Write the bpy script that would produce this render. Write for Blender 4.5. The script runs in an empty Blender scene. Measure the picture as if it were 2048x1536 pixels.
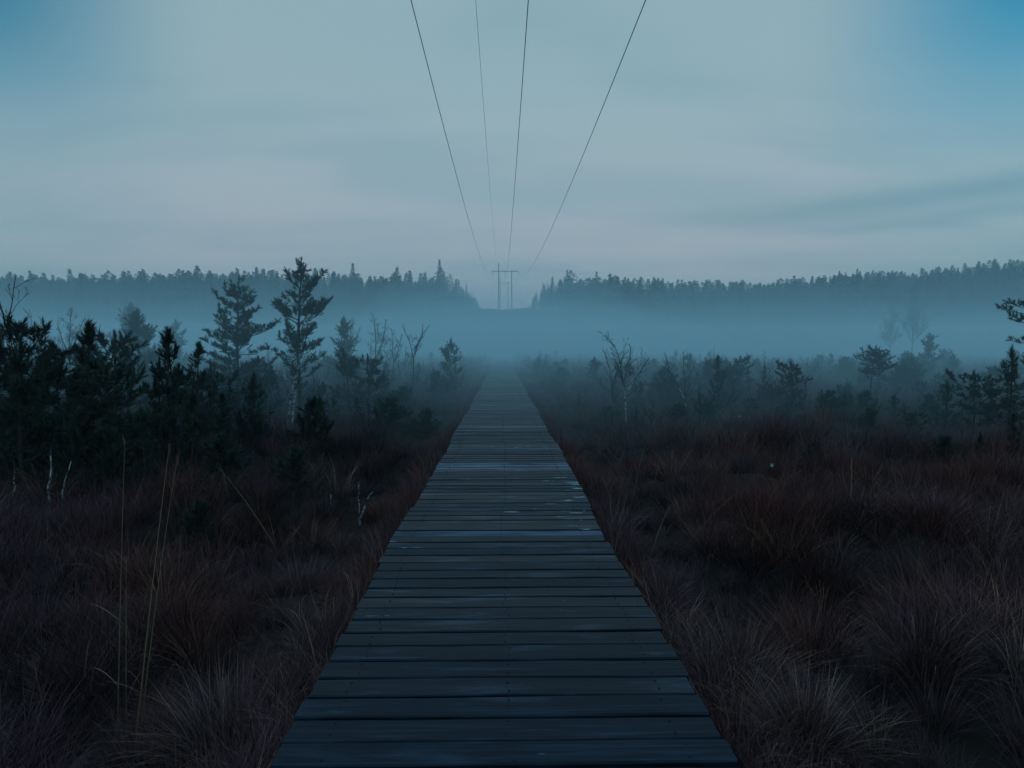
import bpy, math, random
import numpy as np
from mathutils import Vector, Matrix

R = math.radians
random.seed(11)
rng = np.random.default_rng(11)
scene = bpy.context.scene
COL = scene.collection

# ------------------------------------------------------------------ camera
F = 1250.0                       # focal length in pixels of a 2048 wide frame
EYE = 1.55
PITCH = math.atan(71 / F)        # looking slightly down
YAW = math.atan(19 / F)          # looking slightly right of the boardwalk axis
cam_d = bpy.data.cameras.new('camera')
cam_d.sensor_width = 36.0
cam_d.lens = F / 2048 * 36.0
cam_d.clip_start = 0.05
cam_d.clip_end = 5000
cam = bpy.data.objects.new('camera', cam_d)
cam.location = (0, 0, EYE)
cam.rotation_euler = (math.pi / 2 - PITCH, 0, -YAW)
COL.objects.link(cam)
scene.camera = cam

# ------------------------------------------------------------------ sky
SUN_EL, SUN_ROT = R(4.0), R(200)
world = bpy.data.worlds.new('World')
scene.world = world
world.use_nodes = True
nt = world.node_tree
for n in list(nt.nodes):
    nt.nodes.remove(n)


def N(tree, kind, **kw):
    n = tree.nodes.new(kind)
    for k, v in kw.items():
        if k.startswith('in_'):
            n.inputs[k[3:].replace('_', ' ')].default_value = v
        else:
            setattr(n, k, v)
    return n


def math_node(tree, op, a, b=None, clamp=False):
    n = tree.nodes.new('ShaderNodeMath')
    n.operation = op
    n.use_clamp = clamp
    for i, v in enumerate((a, b)):
        if v is None:
            continue
        if isinstance(v, (int, float)):
            n.inputs[i].default_value = v
        else:
            tree.links.new(v, n.inputs[i])
    return n.outputs[0]


def mix_col(tree, fac, a, b, blend='MIX'):
    n = tree.nodes.new('ShaderNodeMix')
    n.data_type = 'RGBA'
    n.blend_type = blend
    n.clamp_factor = True
    for sock, v in ((n.inputs[0], fac), (n.inputs[6], a), (n.inputs[7], b)):
        if isinstance(v, (int, float)):
            sock.default_value = v
        elif isinstance(v, tuple):
            sock.default_value = v + (1,) if len(v) == 3 else v
        else:
            tree.links.new(v, sock)
    return n.outputs[2]


def smooth(tree, val, a, b):
    n = tree.nodes.new('ShaderNodeMapRange')
    n.interpolation_type = 'SMOOTHSTEP'
    tree.links.new(val, n.inputs[0])
    n.inputs[1].default_value = a
    n.inputs[2].default_value = b
    return n.outputs[0]


sky = N(nt, 'ShaderNodeTexSky', sky_type='NISHITA')
sky.sun_disc = False
sky.sun_elevation = SUN_EL
sky.sun_rotation = SUN_ROT
sky.air_density = 1.0
sky.dust_density = 0.6
sky.ozone_density = 3.0
tc = N(nt, 'ShaderNodeTexCoord')
sep = N(nt, 'ShaderNodeSeparateXYZ')
nt.links.new(tc.outputs['Generated'], sep.inputs[0])
X, Y, Z = sep.outputs
zc = math_node(nt, 'MAXIMUM', Z, 0.0)
# thin stratus veil laid on a flat cloud deck
den = math_node(nt, 'ADD', zc, 0.16)
u = math_node(nt, 'DIVIDE', X, den)
v = math_node(nt, 'DIVIDE', Y, den)
comb = N(nt, 'ShaderNodeCombineXYZ')
nt.links.new(math_node(nt, 'MULTIPLY', u, 0.55), comb.inputs[0])
nt.links.new(math_node(nt, 'MULTIPLY', v, 1.5), comb.inputs[1])
comb.inputs[2].default_value = 3.7
cl = N(nt, 'ShaderNodeTexNoise', in_Scale=1.3, in_Detail=4.0, in_Roughness=0.5, in_Distortion=0.35)
nt.links.new(comb.outputs[0], cl.inputs['Vector'])
cloud = smooth(nt, cl.outputs[0], 0.40, 0.68)
big = N(nt, 'ShaderNodeTexNoise', in_Scale=0.5, in_Detail=2.0, in_Roughness=0.5)
nt.links.new(comb.outputs[0], big.inputs['Vector'])
cover = smooth(nt, big.outputs[0], 0.25, 0.62)
# the bright veil stands over the bog ahead, the sky is clearer to both sides
az = math_node(nt, 'ABSOLUTE', math_node(nt, 'ARCTAN2', X, Y))
side = smooth(nt, math_node(nt, 'ADD', az, math_node(nt, 'MULTIPLY', math_node(nt, 'SUBTRACT', big.outputs[0], 0.5), 0.22)), 0.40, 0.73)
high = smooth(nt, zc, 0.45, 0.80)
open_sky = math_node(nt, 'MAXIMUM', math_node(nt, 'MULTIPLY', side, math_node(nt, 'ADD', math_node(nt, 'MULTIPLY', smooth(nt, zc, 0.20, 0.42), 0.85), 0.15)), 0.0)
open_sky = math_node(nt, 'MULTIPLY', open_sky, math_node(nt, 'SUBTRACT', 1.0, high))
veil = math_node(nt, 'SUBTRACT', 0.97, math_node(nt, 'MULTIPLY', open_sky, 0.95))
veil = math_node(nt, 'MULTIPLY', veil, math_node(nt, 'ADD', math_node(nt, 'MULTIPLY', cover, 0.12), 0.88))
clear = mix_col(nt, 1.0, sky.outputs[0], (0.25, 2.25, 2.15), 'MULTIPLY')
low = smooth(nt, zc, 0.02, 0.42)
veil_col = mix_col(nt, low, (4.9, 4.95, 5.35), (3.15, 4.5, 4.95))
veil_col = mix_col(nt, high, veil_col, (3.3, 7.3, 10.6))  # unseen zenith made brighter and bluer, added to light the fog and ground
grey_col = mix_col(nt, 1.0, veil_col, (0.62, 0.80, 0.86), 'MULTIPLY')
veil_col = mix_col(nt, math_node(nt, 'MULTIPLY', cloud, 0.42), veil_col, grey_col)
# one long thin stratus band low on the right and a softer one on the left
el_ = math_node(nt, 'ARCSINE', Z)
azs = math_node(nt, 'ARCTAN2', X, Y)
wav = math_node(nt, 'MULTIPLY', math_node(nt, 'SUBTRACT', cl.outputs[0], 0.5), 0.05)


def band(e0, width, a0, a1, amount):
    d_ = math_node(nt, 'DIVIDE', math_node(nt, 'SUBTRACT', math_node(nt, 'ADD', el_, wav), e0), width)
    g_ = math_node(nt, 'EXPONENT', math_node(nt, 'MULTIPLY', math_node(nt, 'MULTIPLY', d_, d_), -1.0))
    return math_node(nt, 'MULTIPLY', math_node(nt, 'MULTIPLY', g_, smooth(nt, azs, a0, a1)), amount)


stripe = math_node(nt, 'ADD', band(0.195, 0.020, 0.05, 0.55, 0.95), band(0.165, 0.010, 0.25, 0.60, 0.6), clamp=True)
veil_col = mix_col(nt, stripe, veil_col, (2.5, 3.6, 4.15))
skycol = mix_col(nt, veil, clear, veil_col)
bg = N(nt, 'ShaderNodeBackground', in_Strength=0.1)
nt.links.new(skycol, bg.inputs['Color'])
wo = N(nt, 'ShaderNodeOutputWorld')
nt.links.new(bg.outputs[0], wo.inputs['Surface'])

# ------------------------------------------------------------------ sun (dusk, behind thin cloud)
sun_d = bpy.data.lights.new('sun', 'SUN')
sun_d.energy = 0.06
sun_d.angle = R(40)
sun_d.color = (1.0, 0.93, 0.86)
sun = bpy.data.objects.new('sun', sun_d)
sd = Vector((math.sin(SUN_ROT) * math.cos(SUN_EL), math.cos(SUN_ROT) * math.cos(SUN_EL), math.sin(SUN_EL)))
sun.rotation_euler = (-sd).to_track_quat('-Z', 'Y').to_euler()
sun.location = (0, 0, 60)
COL.objects.link(sun)

# ------------------------------------------------------------------ picture settings
vs = scene.view_settings
vs.view_transform = 'Standard'
vs.look = 'None'
vs.exposure = 0.0
vs.gamma = 1.0
vs.use_curve_mapping = False
cy = scene.cycles
cy.use_denoising = True
cy.max_bounces = 8
cy.diffuse_bounces = 2
cy.glossy_bounces = 2
cy.volume_bounces = 4
cy.transparent_max_bounces = 8
cy.use_adaptive_sampling = False


# ------------------------------------------------------------------ helpers
def px_x(px, d):
    """world x of a photo column at distance d along the boardwalk"""
    return (px - 1005.0) / F * d


def mesh_np(name, verts, faces, mats=(), smooth_shade=False, midx=None):
    verts = np.asarray(verts, dtype=np.float32).reshape(-1, 3)
    faces = np.asarray(faces, dtype=np.int32)
    k = faces.shape[1]
    me = bpy.data.meshes.new(name)
    me.vertices.add(len(verts))
    me.vertices.foreach_set('co', verts.ravel())
    me.loops.add(faces.size)
    me.loops.foreach_set('vertex_index', faces.ravel())
    me.polygons.add(len(faces))
    me.polygons.foreach_set('loop_start', np.arange(0, faces.size, k, dtype=np.int32))
    me.polygons.foreach_set('loop_total', np.full(len(faces), k, dtype=np.int32))
    me.polygons.foreach_set('use_smooth', np.full(len(faces), bool(smooth_shade)))
    for m in mats:
        me.materials.append(m)
    if midx is not None:
        me.polygons.foreach_set('material_index', np.asarray(midx, dtype=np.int32))
    me.update(calc_edges=True)
    me.validate()
    me.polygons.foreach_set('use_smooth', np.full(len(me.polygons), bool(smooth_shade)))
    return me


def link(name, data, parent=None, loc=(0, 0, 0), rot=(0, 0, 0), scale=(1, 1, 1)):
    o = bpy.data.objects.new(name, data)
    o.location = loc
    o.rotation_euler = rot
    o.scale = scale
    if parent is not None:
        o.parent = parent
    COL.objects.link(o)
    return o


def tag(o, label=None, cat=None, group=None, kind=None):
    for k, val in (('label', label), ('category', cat), ('group', group), ('kind', kind)):
        if val:
            o[k] = val
    return o


class Geo:
    """collects triangles"""

    def __init__(self):
        self.v, self.f, self.n = [], [], 0

    def add(self, v, f):
        v = np.asarray(v, dtype=np.float64).reshape(-1, 3)
        self.v.append(v)
        self.f.append(np.asarray(f, dtype=np.int64).reshape(-1, 3) + self.n)
        self.n += len(v)

    def tube(self, pts, rad, sides=5, cap=True):
        pts = np.asarray(pts, dtype=np.float64)
        m = len(pts)
        tang = np.gradient(pts, axis=0)
        tang /= np.linalg.norm(tang, axis=1)[:, None] + 1e-9
        ref = np.array([0.31, 0.87, 0.12]) if abs(tang[0] @ np.array([0.31, 0.87, 0.12])) < 0.8 else np.array([1.0, 0, 0.1])
        a = np.cross(tang, ref)
        a /= np.linalg.norm(a, axis=1)[:, None] + 1e-9
        b = np.cross(tang, a)
        ang = np.arange(sides) * 2 * math.pi / sides
        rad = np.asarray(rad)[:, None, None]
        ring = pts[:, None, :] + rad * (np.cos(ang)[None, :, None] * a[:, None, :] + np.sin(ang)[None, :, None] * b[:, None, :])
        v = ring.reshape(-1, 3)
        f = []
        i = np.arange(m - 1)[:, None] * sides
        j = np.arange(sides)[None, :]
        k = (j + 1) % sides
        p, q, r_, s = i + j, i + k, i + sides + k, i + sides + j
        f = np.concatenate([np.stack([p, q, r_], -1).reshape(-1, 3), np.stack([p, r_, s], -1).reshape(-1, 3)])
        if cap:
            top = len(v)
            v = np.concatenate([v, pts[-1:] + tang[-1:] * rad[-1, 0, 0]])
            base = (m - 1) * sides
            f = np.concatenate([f, np.stack([base + np.arange(sides), base + (np.arange(sides) + 1) % sides, np.full(sides, top)], -1)])
        self.add(v, f)

    def stamp(self, tv, tf, mats):
        """copies of a template under many 3x4 matrices"""
        mats = np.asarray(mats)
        if len(mats) == 0:
            return
        v = np.einsum('nij,mj->nmi', mats[:, :, :3], tv) + mats[:, None, :, 3]
        off = (np.arange(len(mats)) * len(tv))[:, None, None]
        self.add(v.reshape(-1, 3), (tf[None] + off).reshape(-1, 3))

    def mesh(self, name, mats, smooth_shade=False):
        return mesh_np(name, np.concatenate(self.v), np.concatenate(self.f), mats, smooth_shade)


def frame_mat(pos, direction, s=1.0, spin=0.0):
    d = np.asarray(direction, dtype=float)
    d = d / (np.linalg.norm(d) + 1e-9)
    ref = np.array([0, 0, 1.0]) if abs(d[2]) < 0.9 else np.array([1.0, 0, 0])
    a = np.cross(ref, d)
    a /= np.linalg.norm(a)
    b = np.cross(d, a)
    c, sn = math.cos(spin), math.sin(spin)
    a, b = a * c + b * sn, b * c - a * sn
    return np.column_stack([a * s, b * s, d * s, np.asarray(pos, dtype=float)])


# ------------------------------------------------------------------ materials
def new_mat(name):
    m = bpy.data.materials.new(name)
    m.use_nodes = True
    t = m.node_tree
    b = t.nodes['Principled BSDF']
    return m, t, b


def ramp(t, fac, stops):
    n = t.nodes.new('ShaderNodeValToRGB')
    while len(n.color_ramp.elements) < len(stops):
        n.color_ramp.elements.new(0.5)
    for e, (p, c) in zip(n.color_ramp.elements, stops):
        e.position = p
        e.color = tuple(c) + (1,)
    t.links.new(fac, n.inputs[0])
    return n.outputs[0]


def leafy(name, dark, light, rough=0.7, scale=3.0, trans=0.0, by='Object', spread=0.35):
    """two tone plant colour that varies by clump and by plant"""
    m, t, b = new_mat(name)
    co = N(t, 'ShaderNodeTexCoord')
    ns = N(t, 'ShaderNodeTexNoise', in_Scale=scale, in_Detail=3.0)
    t.links.new(co.outputs[by], ns.inputs['Vector'])
    oi = N(t, 'ShaderNodeObjectInfo')
    f = math_node(t, 'ADD', smooth(t, ns.outputs[0], 0.3, 0.7), math_node(t, 'MULTIPLY', math_node(t, 'SUBTRACT', oi.outputs['Random'], 0.5), spread), clamp=True)
    t.links.new(mix_col(t, f, dark, light), b.inputs['Base Color'])
    b.inputs['Roughness'].default_value = rough
    b.inputs['Specular IOR Level'].default_value = 0.25
    return m


M_NEEDLE = leafy('pine_needles', (0.010, 0.016, 0.012), (0.032, 0.046, 0.027), 0.6, 2.5)
M_SPRUCE = leafy('spruce_needles', (0.016, 0.026, 0.022), (0.035, 0.05, 0.036), 0.7, 0.6)
M_BARK = leafy('pine_bark', (0.018, 0.014, 0.013), (0.05, 0.038, 0.03), 0.9, 9.0)
M_TWIG = leafy('birch_twigs', (0.016, 0.012, 0.013), (0.035, 0.026, 0.027), 0.8, 6.0)
M_PEAT = None


def make_birch_bark():
    m, t, b = new_mat('birch_bark')
    co = N(t, 'ShaderNodeTexCoord')
    mp = N(t, 'ShaderNodeMapping')
    mp.inputs['Scale'].default_value = (14, 14, 30)
    t.links.new(co.outputs['Object'], mp.inputs[0])
    ns = N(t, 'ShaderNodeTexNoise', in_Scale=0.55, in_Detail=5.0, in_Roughness=0.65)
    t.links.new(mp.outputs[0], ns.inputs['Vector'])
    c = ramp(t, ns.outputs[0], [(0.0, (0.02, 0.018, 0.02)), (0.44, (0.03, 0.027, 0.028)), (0.52, (0.34, 0.34, 0.33)), (1.0, (0.62, 0.62, 0.58))])
    t.links.new(c, b.inputs['Base Color'])
    b.inputs['Roughness'].default_value = 0.65
    return m


M_BIRCH = make_birch_bark()


def make_ground():
    m, t, b = new_mat('peat_ground')
    co = N(t, 'ShaderNodeTexCoord')
    n1 = N(t, 'ShaderNodeTexNoise', in_Scale=0.9, in_Detail=8.0, in_Roughness=0.65)
    t.links.new(co.outputs['Object'], n1.inputs['Vector'])
    n2 = N(t, 'ShaderNodeTexNoise', in_Scale=14.0, in_Detail=6.0, in_Roughness=0.7)
    t.links.new(co.outputs['Object'], n2.inputs['Vector'])
    c = ramp(t, n1.outputs[0], [(0.3, (0.014, 0.008, 0.008)), (0.5, (0.032, 0.015, 0.012)), (0.7, (0.024, 0.018, 0.011))])
    c = mix_col(t, math_node(t, 'MULTIPLY', n2.outputs[0], 0.8), c, (0.02, 0.015, 0.012))
    t.links.new(c, b.inputs['Base Color'])
    b.inputs['Roughness'].default_value = 0.95
    b.inputs['Specular IOR Level'].default_value = 0.1
    bp = N(t, 'ShaderNodeBump', in_Strength=0.8, in_Distance=0.06)
    t.links.new(n2.outputs[0], bp.inputs['Height'])
    t.links.new(bp.outputs[0], b.inputs['Normal'])
    return m


def make_wood(name='wet_weathered_wood', sheen=0.0):
    m, t, b = new_mat(name)
    geo = N(t, 'ShaderNodeNewGeometry')
    oi = N(t, 'ShaderNodeObjectInfo')
    rnd = math_node(t, 'FRACT', math_node(t, 'ADD', oi.outputs['Random'], geo.outputs['Random Per Island']))
    pos = N(t, 'ShaderNodeSeparateXYZ')
    t.links.new(geo.outputs['Position'], pos.inputs[0])
    gv = N(t, 'ShaderNodeCombineXYZ')
    t.links.new(math_node(t, 'MULTIPLY', pos.outputs[0], 1.6), gv.inputs[0])
    t.links.new(math_node(t, 'MULTIPLY', pos.outputs[1], 46.0), gv.inputs[1])
    t.links.new(math_node(t, 'MULTIPLY', rnd, 37.0), gv.inputs[2])
    grain = N(t, 'ShaderNodeTexNoise', in_Scale=1.0, in_Detail=7.0, in_Roughness=0.62, in_Distortion=0.6)
    t.links.new(gv.outputs[0], grain.inputs['Vector'])
    # broad blotches of damp and wear that run along each board; sheen boards get highlight painted into them
    bv = N(t, 'ShaderNodeCombineXYZ')
    t.links.new(math_node(t, 'MULTIPLY', pos.outputs[0], 1.7), bv.inputs[0])
    t.links.new(math_node(t, 'MULTIPLY', pos.outputs[1], 9.0), bv.inputs[1])
    t.links.new(math_node(t, 'MULTIPLY', rnd, 19.0), bv.inputs[2])
    blot = N(t, 'ShaderNodeTexNoise', in_Scale=1.0, in_Detail=5.0, in_Roughness=0.6, in_Distortion=0.4)
    t.links.new(bv.outputs[0], blot.inputs['Vector'])
    base = ramp(t, grain.outputs[0], [(0.28, (0.0025, 0.0035, 0.007)), (0.5, (0.0072, 0.0105, 0.0165)), (0.72, (0.024, 0.030, 0.046))])
    tone = math_node(t, 'ADD', math_node(t, 'MULTIPLY', math_node(t, 'POWER', rnd, 2.0), 0.45), 0.78)
    tn = N(t, 'ShaderNodeCombineXYZ')
    for i in range(3):
        t.links.new(tone, tn.inputs[i])
    base = mix_col(t, 1.0, base, tn.outputs[0], 'MULTIPLY')
    cv = N(t, 'ShaderNodeCombineXYZ')
    t.links.new(math_node(t, 'MULTIPLY', pos.outputs[0], 1.1), cv.inputs[0])
    t.links.new(math_node(t, 'MULTIPLY', pos.outputs[1], 130.0), cv.inputs[1])
    t.links.new(math_node(t, 'MULTIPLY', rnd, 71.0), cv.inputs[2])
    crack = N(t, 'ShaderNodeTexNoise', in_Scale=1.0, in_Detail=3.0, in_Roughness=0.5, in_Distortion=0.9)
    t.links.new(cv.outputs[0], crack.inputs['Vector'])
    split_ = smooth(t, crack.outputs[0], 0.62, 0.70)
    base = mix_col(t, math_node(t, 'MULTIPLY', split_, 0.75), base, (0.001, 0.0015, 0.003))
    worn_sheen = smooth(t, blot.outputs[0], 0.52 - 0.22 * sheen, 0.70 - 0.12 * sheen)
    base = mix_col(t, math_node(t, 'MULTIPLY', worn_sheen, 0.55), base, tuple(c * (1 + 1.8 * sheen) for c in (0.028, 0.042, 0.066)))
    # small pale patches, thickest near the right deck edge
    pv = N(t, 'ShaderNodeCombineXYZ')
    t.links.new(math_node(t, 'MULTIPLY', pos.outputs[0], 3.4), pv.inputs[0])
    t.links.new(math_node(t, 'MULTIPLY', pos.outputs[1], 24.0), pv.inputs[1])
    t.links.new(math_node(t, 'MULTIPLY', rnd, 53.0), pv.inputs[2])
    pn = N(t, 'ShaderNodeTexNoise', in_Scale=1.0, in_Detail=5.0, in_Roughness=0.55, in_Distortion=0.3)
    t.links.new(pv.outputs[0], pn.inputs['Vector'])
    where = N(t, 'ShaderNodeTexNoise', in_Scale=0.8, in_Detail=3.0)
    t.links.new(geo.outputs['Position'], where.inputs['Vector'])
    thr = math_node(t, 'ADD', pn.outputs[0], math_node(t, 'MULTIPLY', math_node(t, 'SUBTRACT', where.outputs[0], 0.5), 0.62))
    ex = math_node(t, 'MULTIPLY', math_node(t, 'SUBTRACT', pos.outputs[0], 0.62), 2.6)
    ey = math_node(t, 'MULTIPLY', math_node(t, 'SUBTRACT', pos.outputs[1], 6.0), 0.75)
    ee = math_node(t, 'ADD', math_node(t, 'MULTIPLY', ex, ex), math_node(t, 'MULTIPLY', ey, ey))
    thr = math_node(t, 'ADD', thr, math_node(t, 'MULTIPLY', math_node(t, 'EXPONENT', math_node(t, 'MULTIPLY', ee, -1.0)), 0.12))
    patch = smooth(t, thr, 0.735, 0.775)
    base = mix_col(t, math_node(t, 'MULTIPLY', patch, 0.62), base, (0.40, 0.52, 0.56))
    t.links.new(base, b.inputs['Base Color'])
    rg = math_node(t, 'ADD', math_node(t, 'MULTIPLY', grain.outputs[0], 0.25), math_node(t, 'ADD', math_node(t, 'MULTIPLY', rnd, 0.20), 0.28))
    rg = math_node(t, 'SUBTRACT', rg, math_node(t, 'MULTIPLY', worn_sheen, 0.12))
    t.links.new(math_node(t, 'SUBTRACT', rg, math_node(t, 'MULTIPLY', patch, 0.12), clamp=True), b.inputs['Roughness'])
    b.inputs['Specular IOR Level'].default_value = 0.11
    bp = N(t, 'ShaderNodeBump', in_Strength=0.55, in_Distance=0.004)
    t.links.new(grain.outputs[0], bp.inputs['Height'])
    t.links.new(bp.outputs[0], b.inputs['Normal'])
    return m


def make_plain(name, col, rough=0.6, metal=0.0):
    m, t, b = new_mat(name)
    co = N(t, 'ShaderNodeTexCoord')
    ns = N(t, 'ShaderNodeTexNoise', in_Scale=6.0, in_Detail=4.0)
    t.links.new(co.outputs['Object'], ns.inputs['Vector'])
    t.links.new(mix_col(t, ns.outputs[0], tuple(c * 0.65 for c in col), tuple(min(1, c * 1.35) for c in col)), b.inputs['Base Color'])
    b.inputs['Roughness'].default_value = rough
    b.inputs['Metallic'].default_value = metal
    return m


def make_grass(name, root, tip, rough=0.75):
    """blade colour from root to tip, drifting over the bog in broad patches"""
    m, t, b = new_mat(name)
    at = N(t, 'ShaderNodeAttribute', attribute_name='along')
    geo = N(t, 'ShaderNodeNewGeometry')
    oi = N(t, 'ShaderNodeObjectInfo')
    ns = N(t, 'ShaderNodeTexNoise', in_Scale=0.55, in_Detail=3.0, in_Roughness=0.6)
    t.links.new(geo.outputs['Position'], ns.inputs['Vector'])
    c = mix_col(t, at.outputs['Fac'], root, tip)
    red = mix_col(t, 1.0, c, (1.15, 0.70, 0.52), 'MULTIPLY')
    c = mix_col(t, smooth(t, ns.outputs[0], 0.42, 0.62), c, red)
    k = math_node(t, 'ADD', math_node(t, 'MULTIPLY', geo.outputs['Random Per Island'], 0.8), math_node(t, 'ADD', math_node(t, 'MULTIPLY', oi.outputs['Random'], 0.5), 0.35))
    kv = N(t, 'ShaderNodeCombineXYZ')
    for i in range(3):
        t.links.new(k, kv.inputs[i])
    t.links.new(mix_col(t, 1.0, c, kv.outputs[0], 'MULTIPLY'), b.inputs['Base Color'])
    b.inputs['Roughness'].default_value = rough
    b.inputs['Specular IOR Level'].default_value = 0.2
    return m


M_PEAT = make_ground()
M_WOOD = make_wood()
M_WOOD_SHEEN = make_wood('sheen_painted_wood', 1.0)  # wet sheen painted in as wider, paler blotches of board colour
M_BEAM = make_plain('dark_stringer_wood', (0.022, 0.024, 0.027), 0.8)
M_NAIL = make_plain('rusty_nail_steel', (0.008, 0.009, 0.011), 0.6, 0.3)
M_POLE = make_plain('tarred_pole_wood', (0.10, 0.11, 0.10), 0.85)
M_STEEL = make_plain('galvanised_steel', (0.10, 0.11, 0.115), 0.5, 0.4)
M_WIRE = make_plain('dark_conductor', (0.010, 0.020, 0.040), 0.5, 0.2)
M_GWIRE = make_plain('pale_earth_wire', (0.12, 0.17, 0.20), 0.6, 0.1)
M_INSUL = make_plain('insulator_glass', (0.05, 0.08, 0.08), 0.2)
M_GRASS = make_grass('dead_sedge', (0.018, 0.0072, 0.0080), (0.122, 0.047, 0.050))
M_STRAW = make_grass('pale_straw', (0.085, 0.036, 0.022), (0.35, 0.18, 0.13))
M_HEATH = make_grass('heather_twigs', (0.011, 0.0055, 0.008), (0.038, 0.016, 0.019))
M_REED = make_grass('reed_stalk', (0.16, 0.095, 0.035), (0.26, 0.19, 0.12))
M_COTTON = make_plain('cotton_tuft', (0.6, 0.62, 0.6), 0.9)

# ------------------------------------------------------------------ terrain
_w = []
_r = random.Random(5)
for wl, am, cnt in ((9.0, 0.05, 5), (3.2, 0.045, 6), (1.4, 0.026, 6)):
    for _ in range(cnt):
        a = _r.random() * 2 * math.pi
        _w.append((math.cos(a) * 2 * math.pi / wl * _r.uniform(0.8, 1.25), math.sin(a) * 2 * math.pi / wl * _r.uniform(0.8, 1.25), _r.random() * 6.28, am))


def hz(x, y):
    x = np.asarray(x, dtype=float)
    y = np.asarray(y, dtype=float)
    h = np.zeros(np.broadcast(x, y).shape)
    for kx, ky, ph, am in _w:
        h = h + am * np.sin(kx * x + ky * y + ph)
    ax = np.abs(x)
    h = h * np.clip((ax - 0.7) / 1.6, 0.12, 1.0)           # kept low under the deck
    base = -0.37 + h
    rise = np.interp(y, [-200, 112, 124, 150, 190, 236, 300, 400, 600, 1000], [0, 0, 0.6, 3.9, 9.6, 16.0, 20.3, 26.5, 32.0, 32.0])
    far = np.clip((ax - 110) / 120, 0, 1) * np.clip((y - 130) / 90, 0, 1)
    side = np.where(x > 0, 8.5, 1.5) * far * far * (3 - 2 * far)
    lump = np.clip((y - 125) / 60, 0, 1) * (1.3 * np.sin(x * 0.035 + y * 0.02) + 0.8 * np.sin(x * 0.09 - y * 0.05 + 1.7)) * np.clip(ax / 25, 0, 1)
    return base + rise + side + lump


def z_at(x, y):
    return float(hz(x, y))


def axis(parts):
    out = []
    for a, b, st in parts:
        out.extend(np.arange(a, b, st))
    return np.array(out)


gx = axis([(-720, -120, 20), (-120, -30, 3), (-30, -10, 0.9), (-10, 10, 0.4), (10, 30, 0.9), (30, 120, 3), (120, 741, 20)])
gy = axis([(-160, -10, 8), (-10, 20, 0.4), (20, 50, 0.9), (50, 130, 2.5), (130, 260, 6), (260, 681, 22)])
XX, YY = np.meshgrid(gx, gy)
ZZ = hz(XX, YY)
nx, ny = len(gx), len(gy)
ii = (np.arange(ny - 1)[:, None] * nx + np.arange(nx - 1)[None]).ravel()
quads = np.stack([ii, ii + 1, ii + nx + 1, ii + nx], -1)
ground = link('ground', mesh_np('ground', np.stack([XX, YY, ZZ], -1).reshape(-1, 3), quads, [M_PEAT], True))
tag(ground, 'dark peat ground of the bog rising to wooded slopes far ahead', kind='structure')

# ------------------------------------------------------------------ boardwalk
W = 1.745
PITCHB = 0.1585


def centre(y):
    return 0.020 * math.sin(y * 0.85 + 0.4) + 0.012 * math.sin(y * 2.1)


def plank_geo(seed, width):
    r = random.Random(seed)
    seg = 6
    v, f = [], []
    th = 0.042
    e0 = [r.uniform(-1, 1) * 0.0035 for _ in range(seg + 1)]
    e1 = [r.uniform(-1, 1) * 0.0035 for _ in range(seg + 1)]
    bow = r.uniform(-0.004, 0.004)
    for i in range(seg + 1):
        x = -0.5 + i / seg
        b = bow * (1 - 4 * x * x)
        y0, y1 = -width / 2 + e0[i] + b, width / 2 + e1[i] + b
        c = r.uniform(-0.0015, 0.0015)
        # five point section: chamfered upper edges
        v += [(x * W, y0, -th), (x * W, y0, -0.006), (x * W, y0 + 0.006, c), (x * W, y1 - 0.006, c), (x * W, y1, -0.006), (x * W, y1, -th)]
    for i in range(seg):
        a, b = i * 6, i * 6 + 6
        for k in range(5):
            f += [(a + k, b + k, b + k + 1), (a + k, b + k + 1, a + k + 1)]
    for a in (0, seg * 6):
        f += [(a, a + 1, a + 4), (a, a + 4, a + 5), (a + 1, a + 2, a + 3), (a + 1, a + 3, a + 4)]
    return np.array(v), np.array(f)


boardwalk_y0, boardwalk_y1 = -1.8, 112.0
g = Geo()
for xo in (-0.70, 0.02, 0.70):
    ys = np.arange(boardwalk_y0 - 0.1, boardwalk_y1, 2.0)
    for y in ys:
        v = np.array([(sx * 0.045 + xo + centre(y), y + sy * 0.985 + 0.985, -0.062 + sz * 0.0) for sx in (-1, 1) for sy in (-1, 1) for sz in (0,)])
        top, bot = -0.044, -0.19
        vv = []
        for zz in (bot, top):
            for sx, sy in ((-1, -1), (1, -1), (1, 1), (-1, 1)):
                vv.append((xo + sx * 0.045, y + 0.985 + sy * 0.985, zz))
        g.add(vv, [(0, 1, 5), (0, 5, 4), (1, 2, 6), (1, 6, 5), (2, 3, 7), (2, 7, 6), (3, 0, 4), (3, 4, 7), (4, 5, 6), (4, 6, 7), (0, 2, 1), (0, 3, 2)])
boardwalk = link('boardwalk', g.mesh('boardwalk_stringers', [M_BEAM]))
tag(boardwalk, 'long straight boardwalk of wet grey cross planks running into the mist', kind='structure')
# posts and cross beams under the deck
for i, y in enumerate(np.arange(0.6, 30, 2.4)):
    for xo in (-0.78, 0.78):
        zz = z_at(xo, y) - 0.25
        gp = Geo()
        gp.tube([(xo, y, zz), (xo, y, (zz - 0.2) / 2), (xo, y, -0.2)], [0.055, 0.054, 0.053], 7)
        link('support_post', gp.mesh('support_post', [M_BEAM]), boardwalk)

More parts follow.
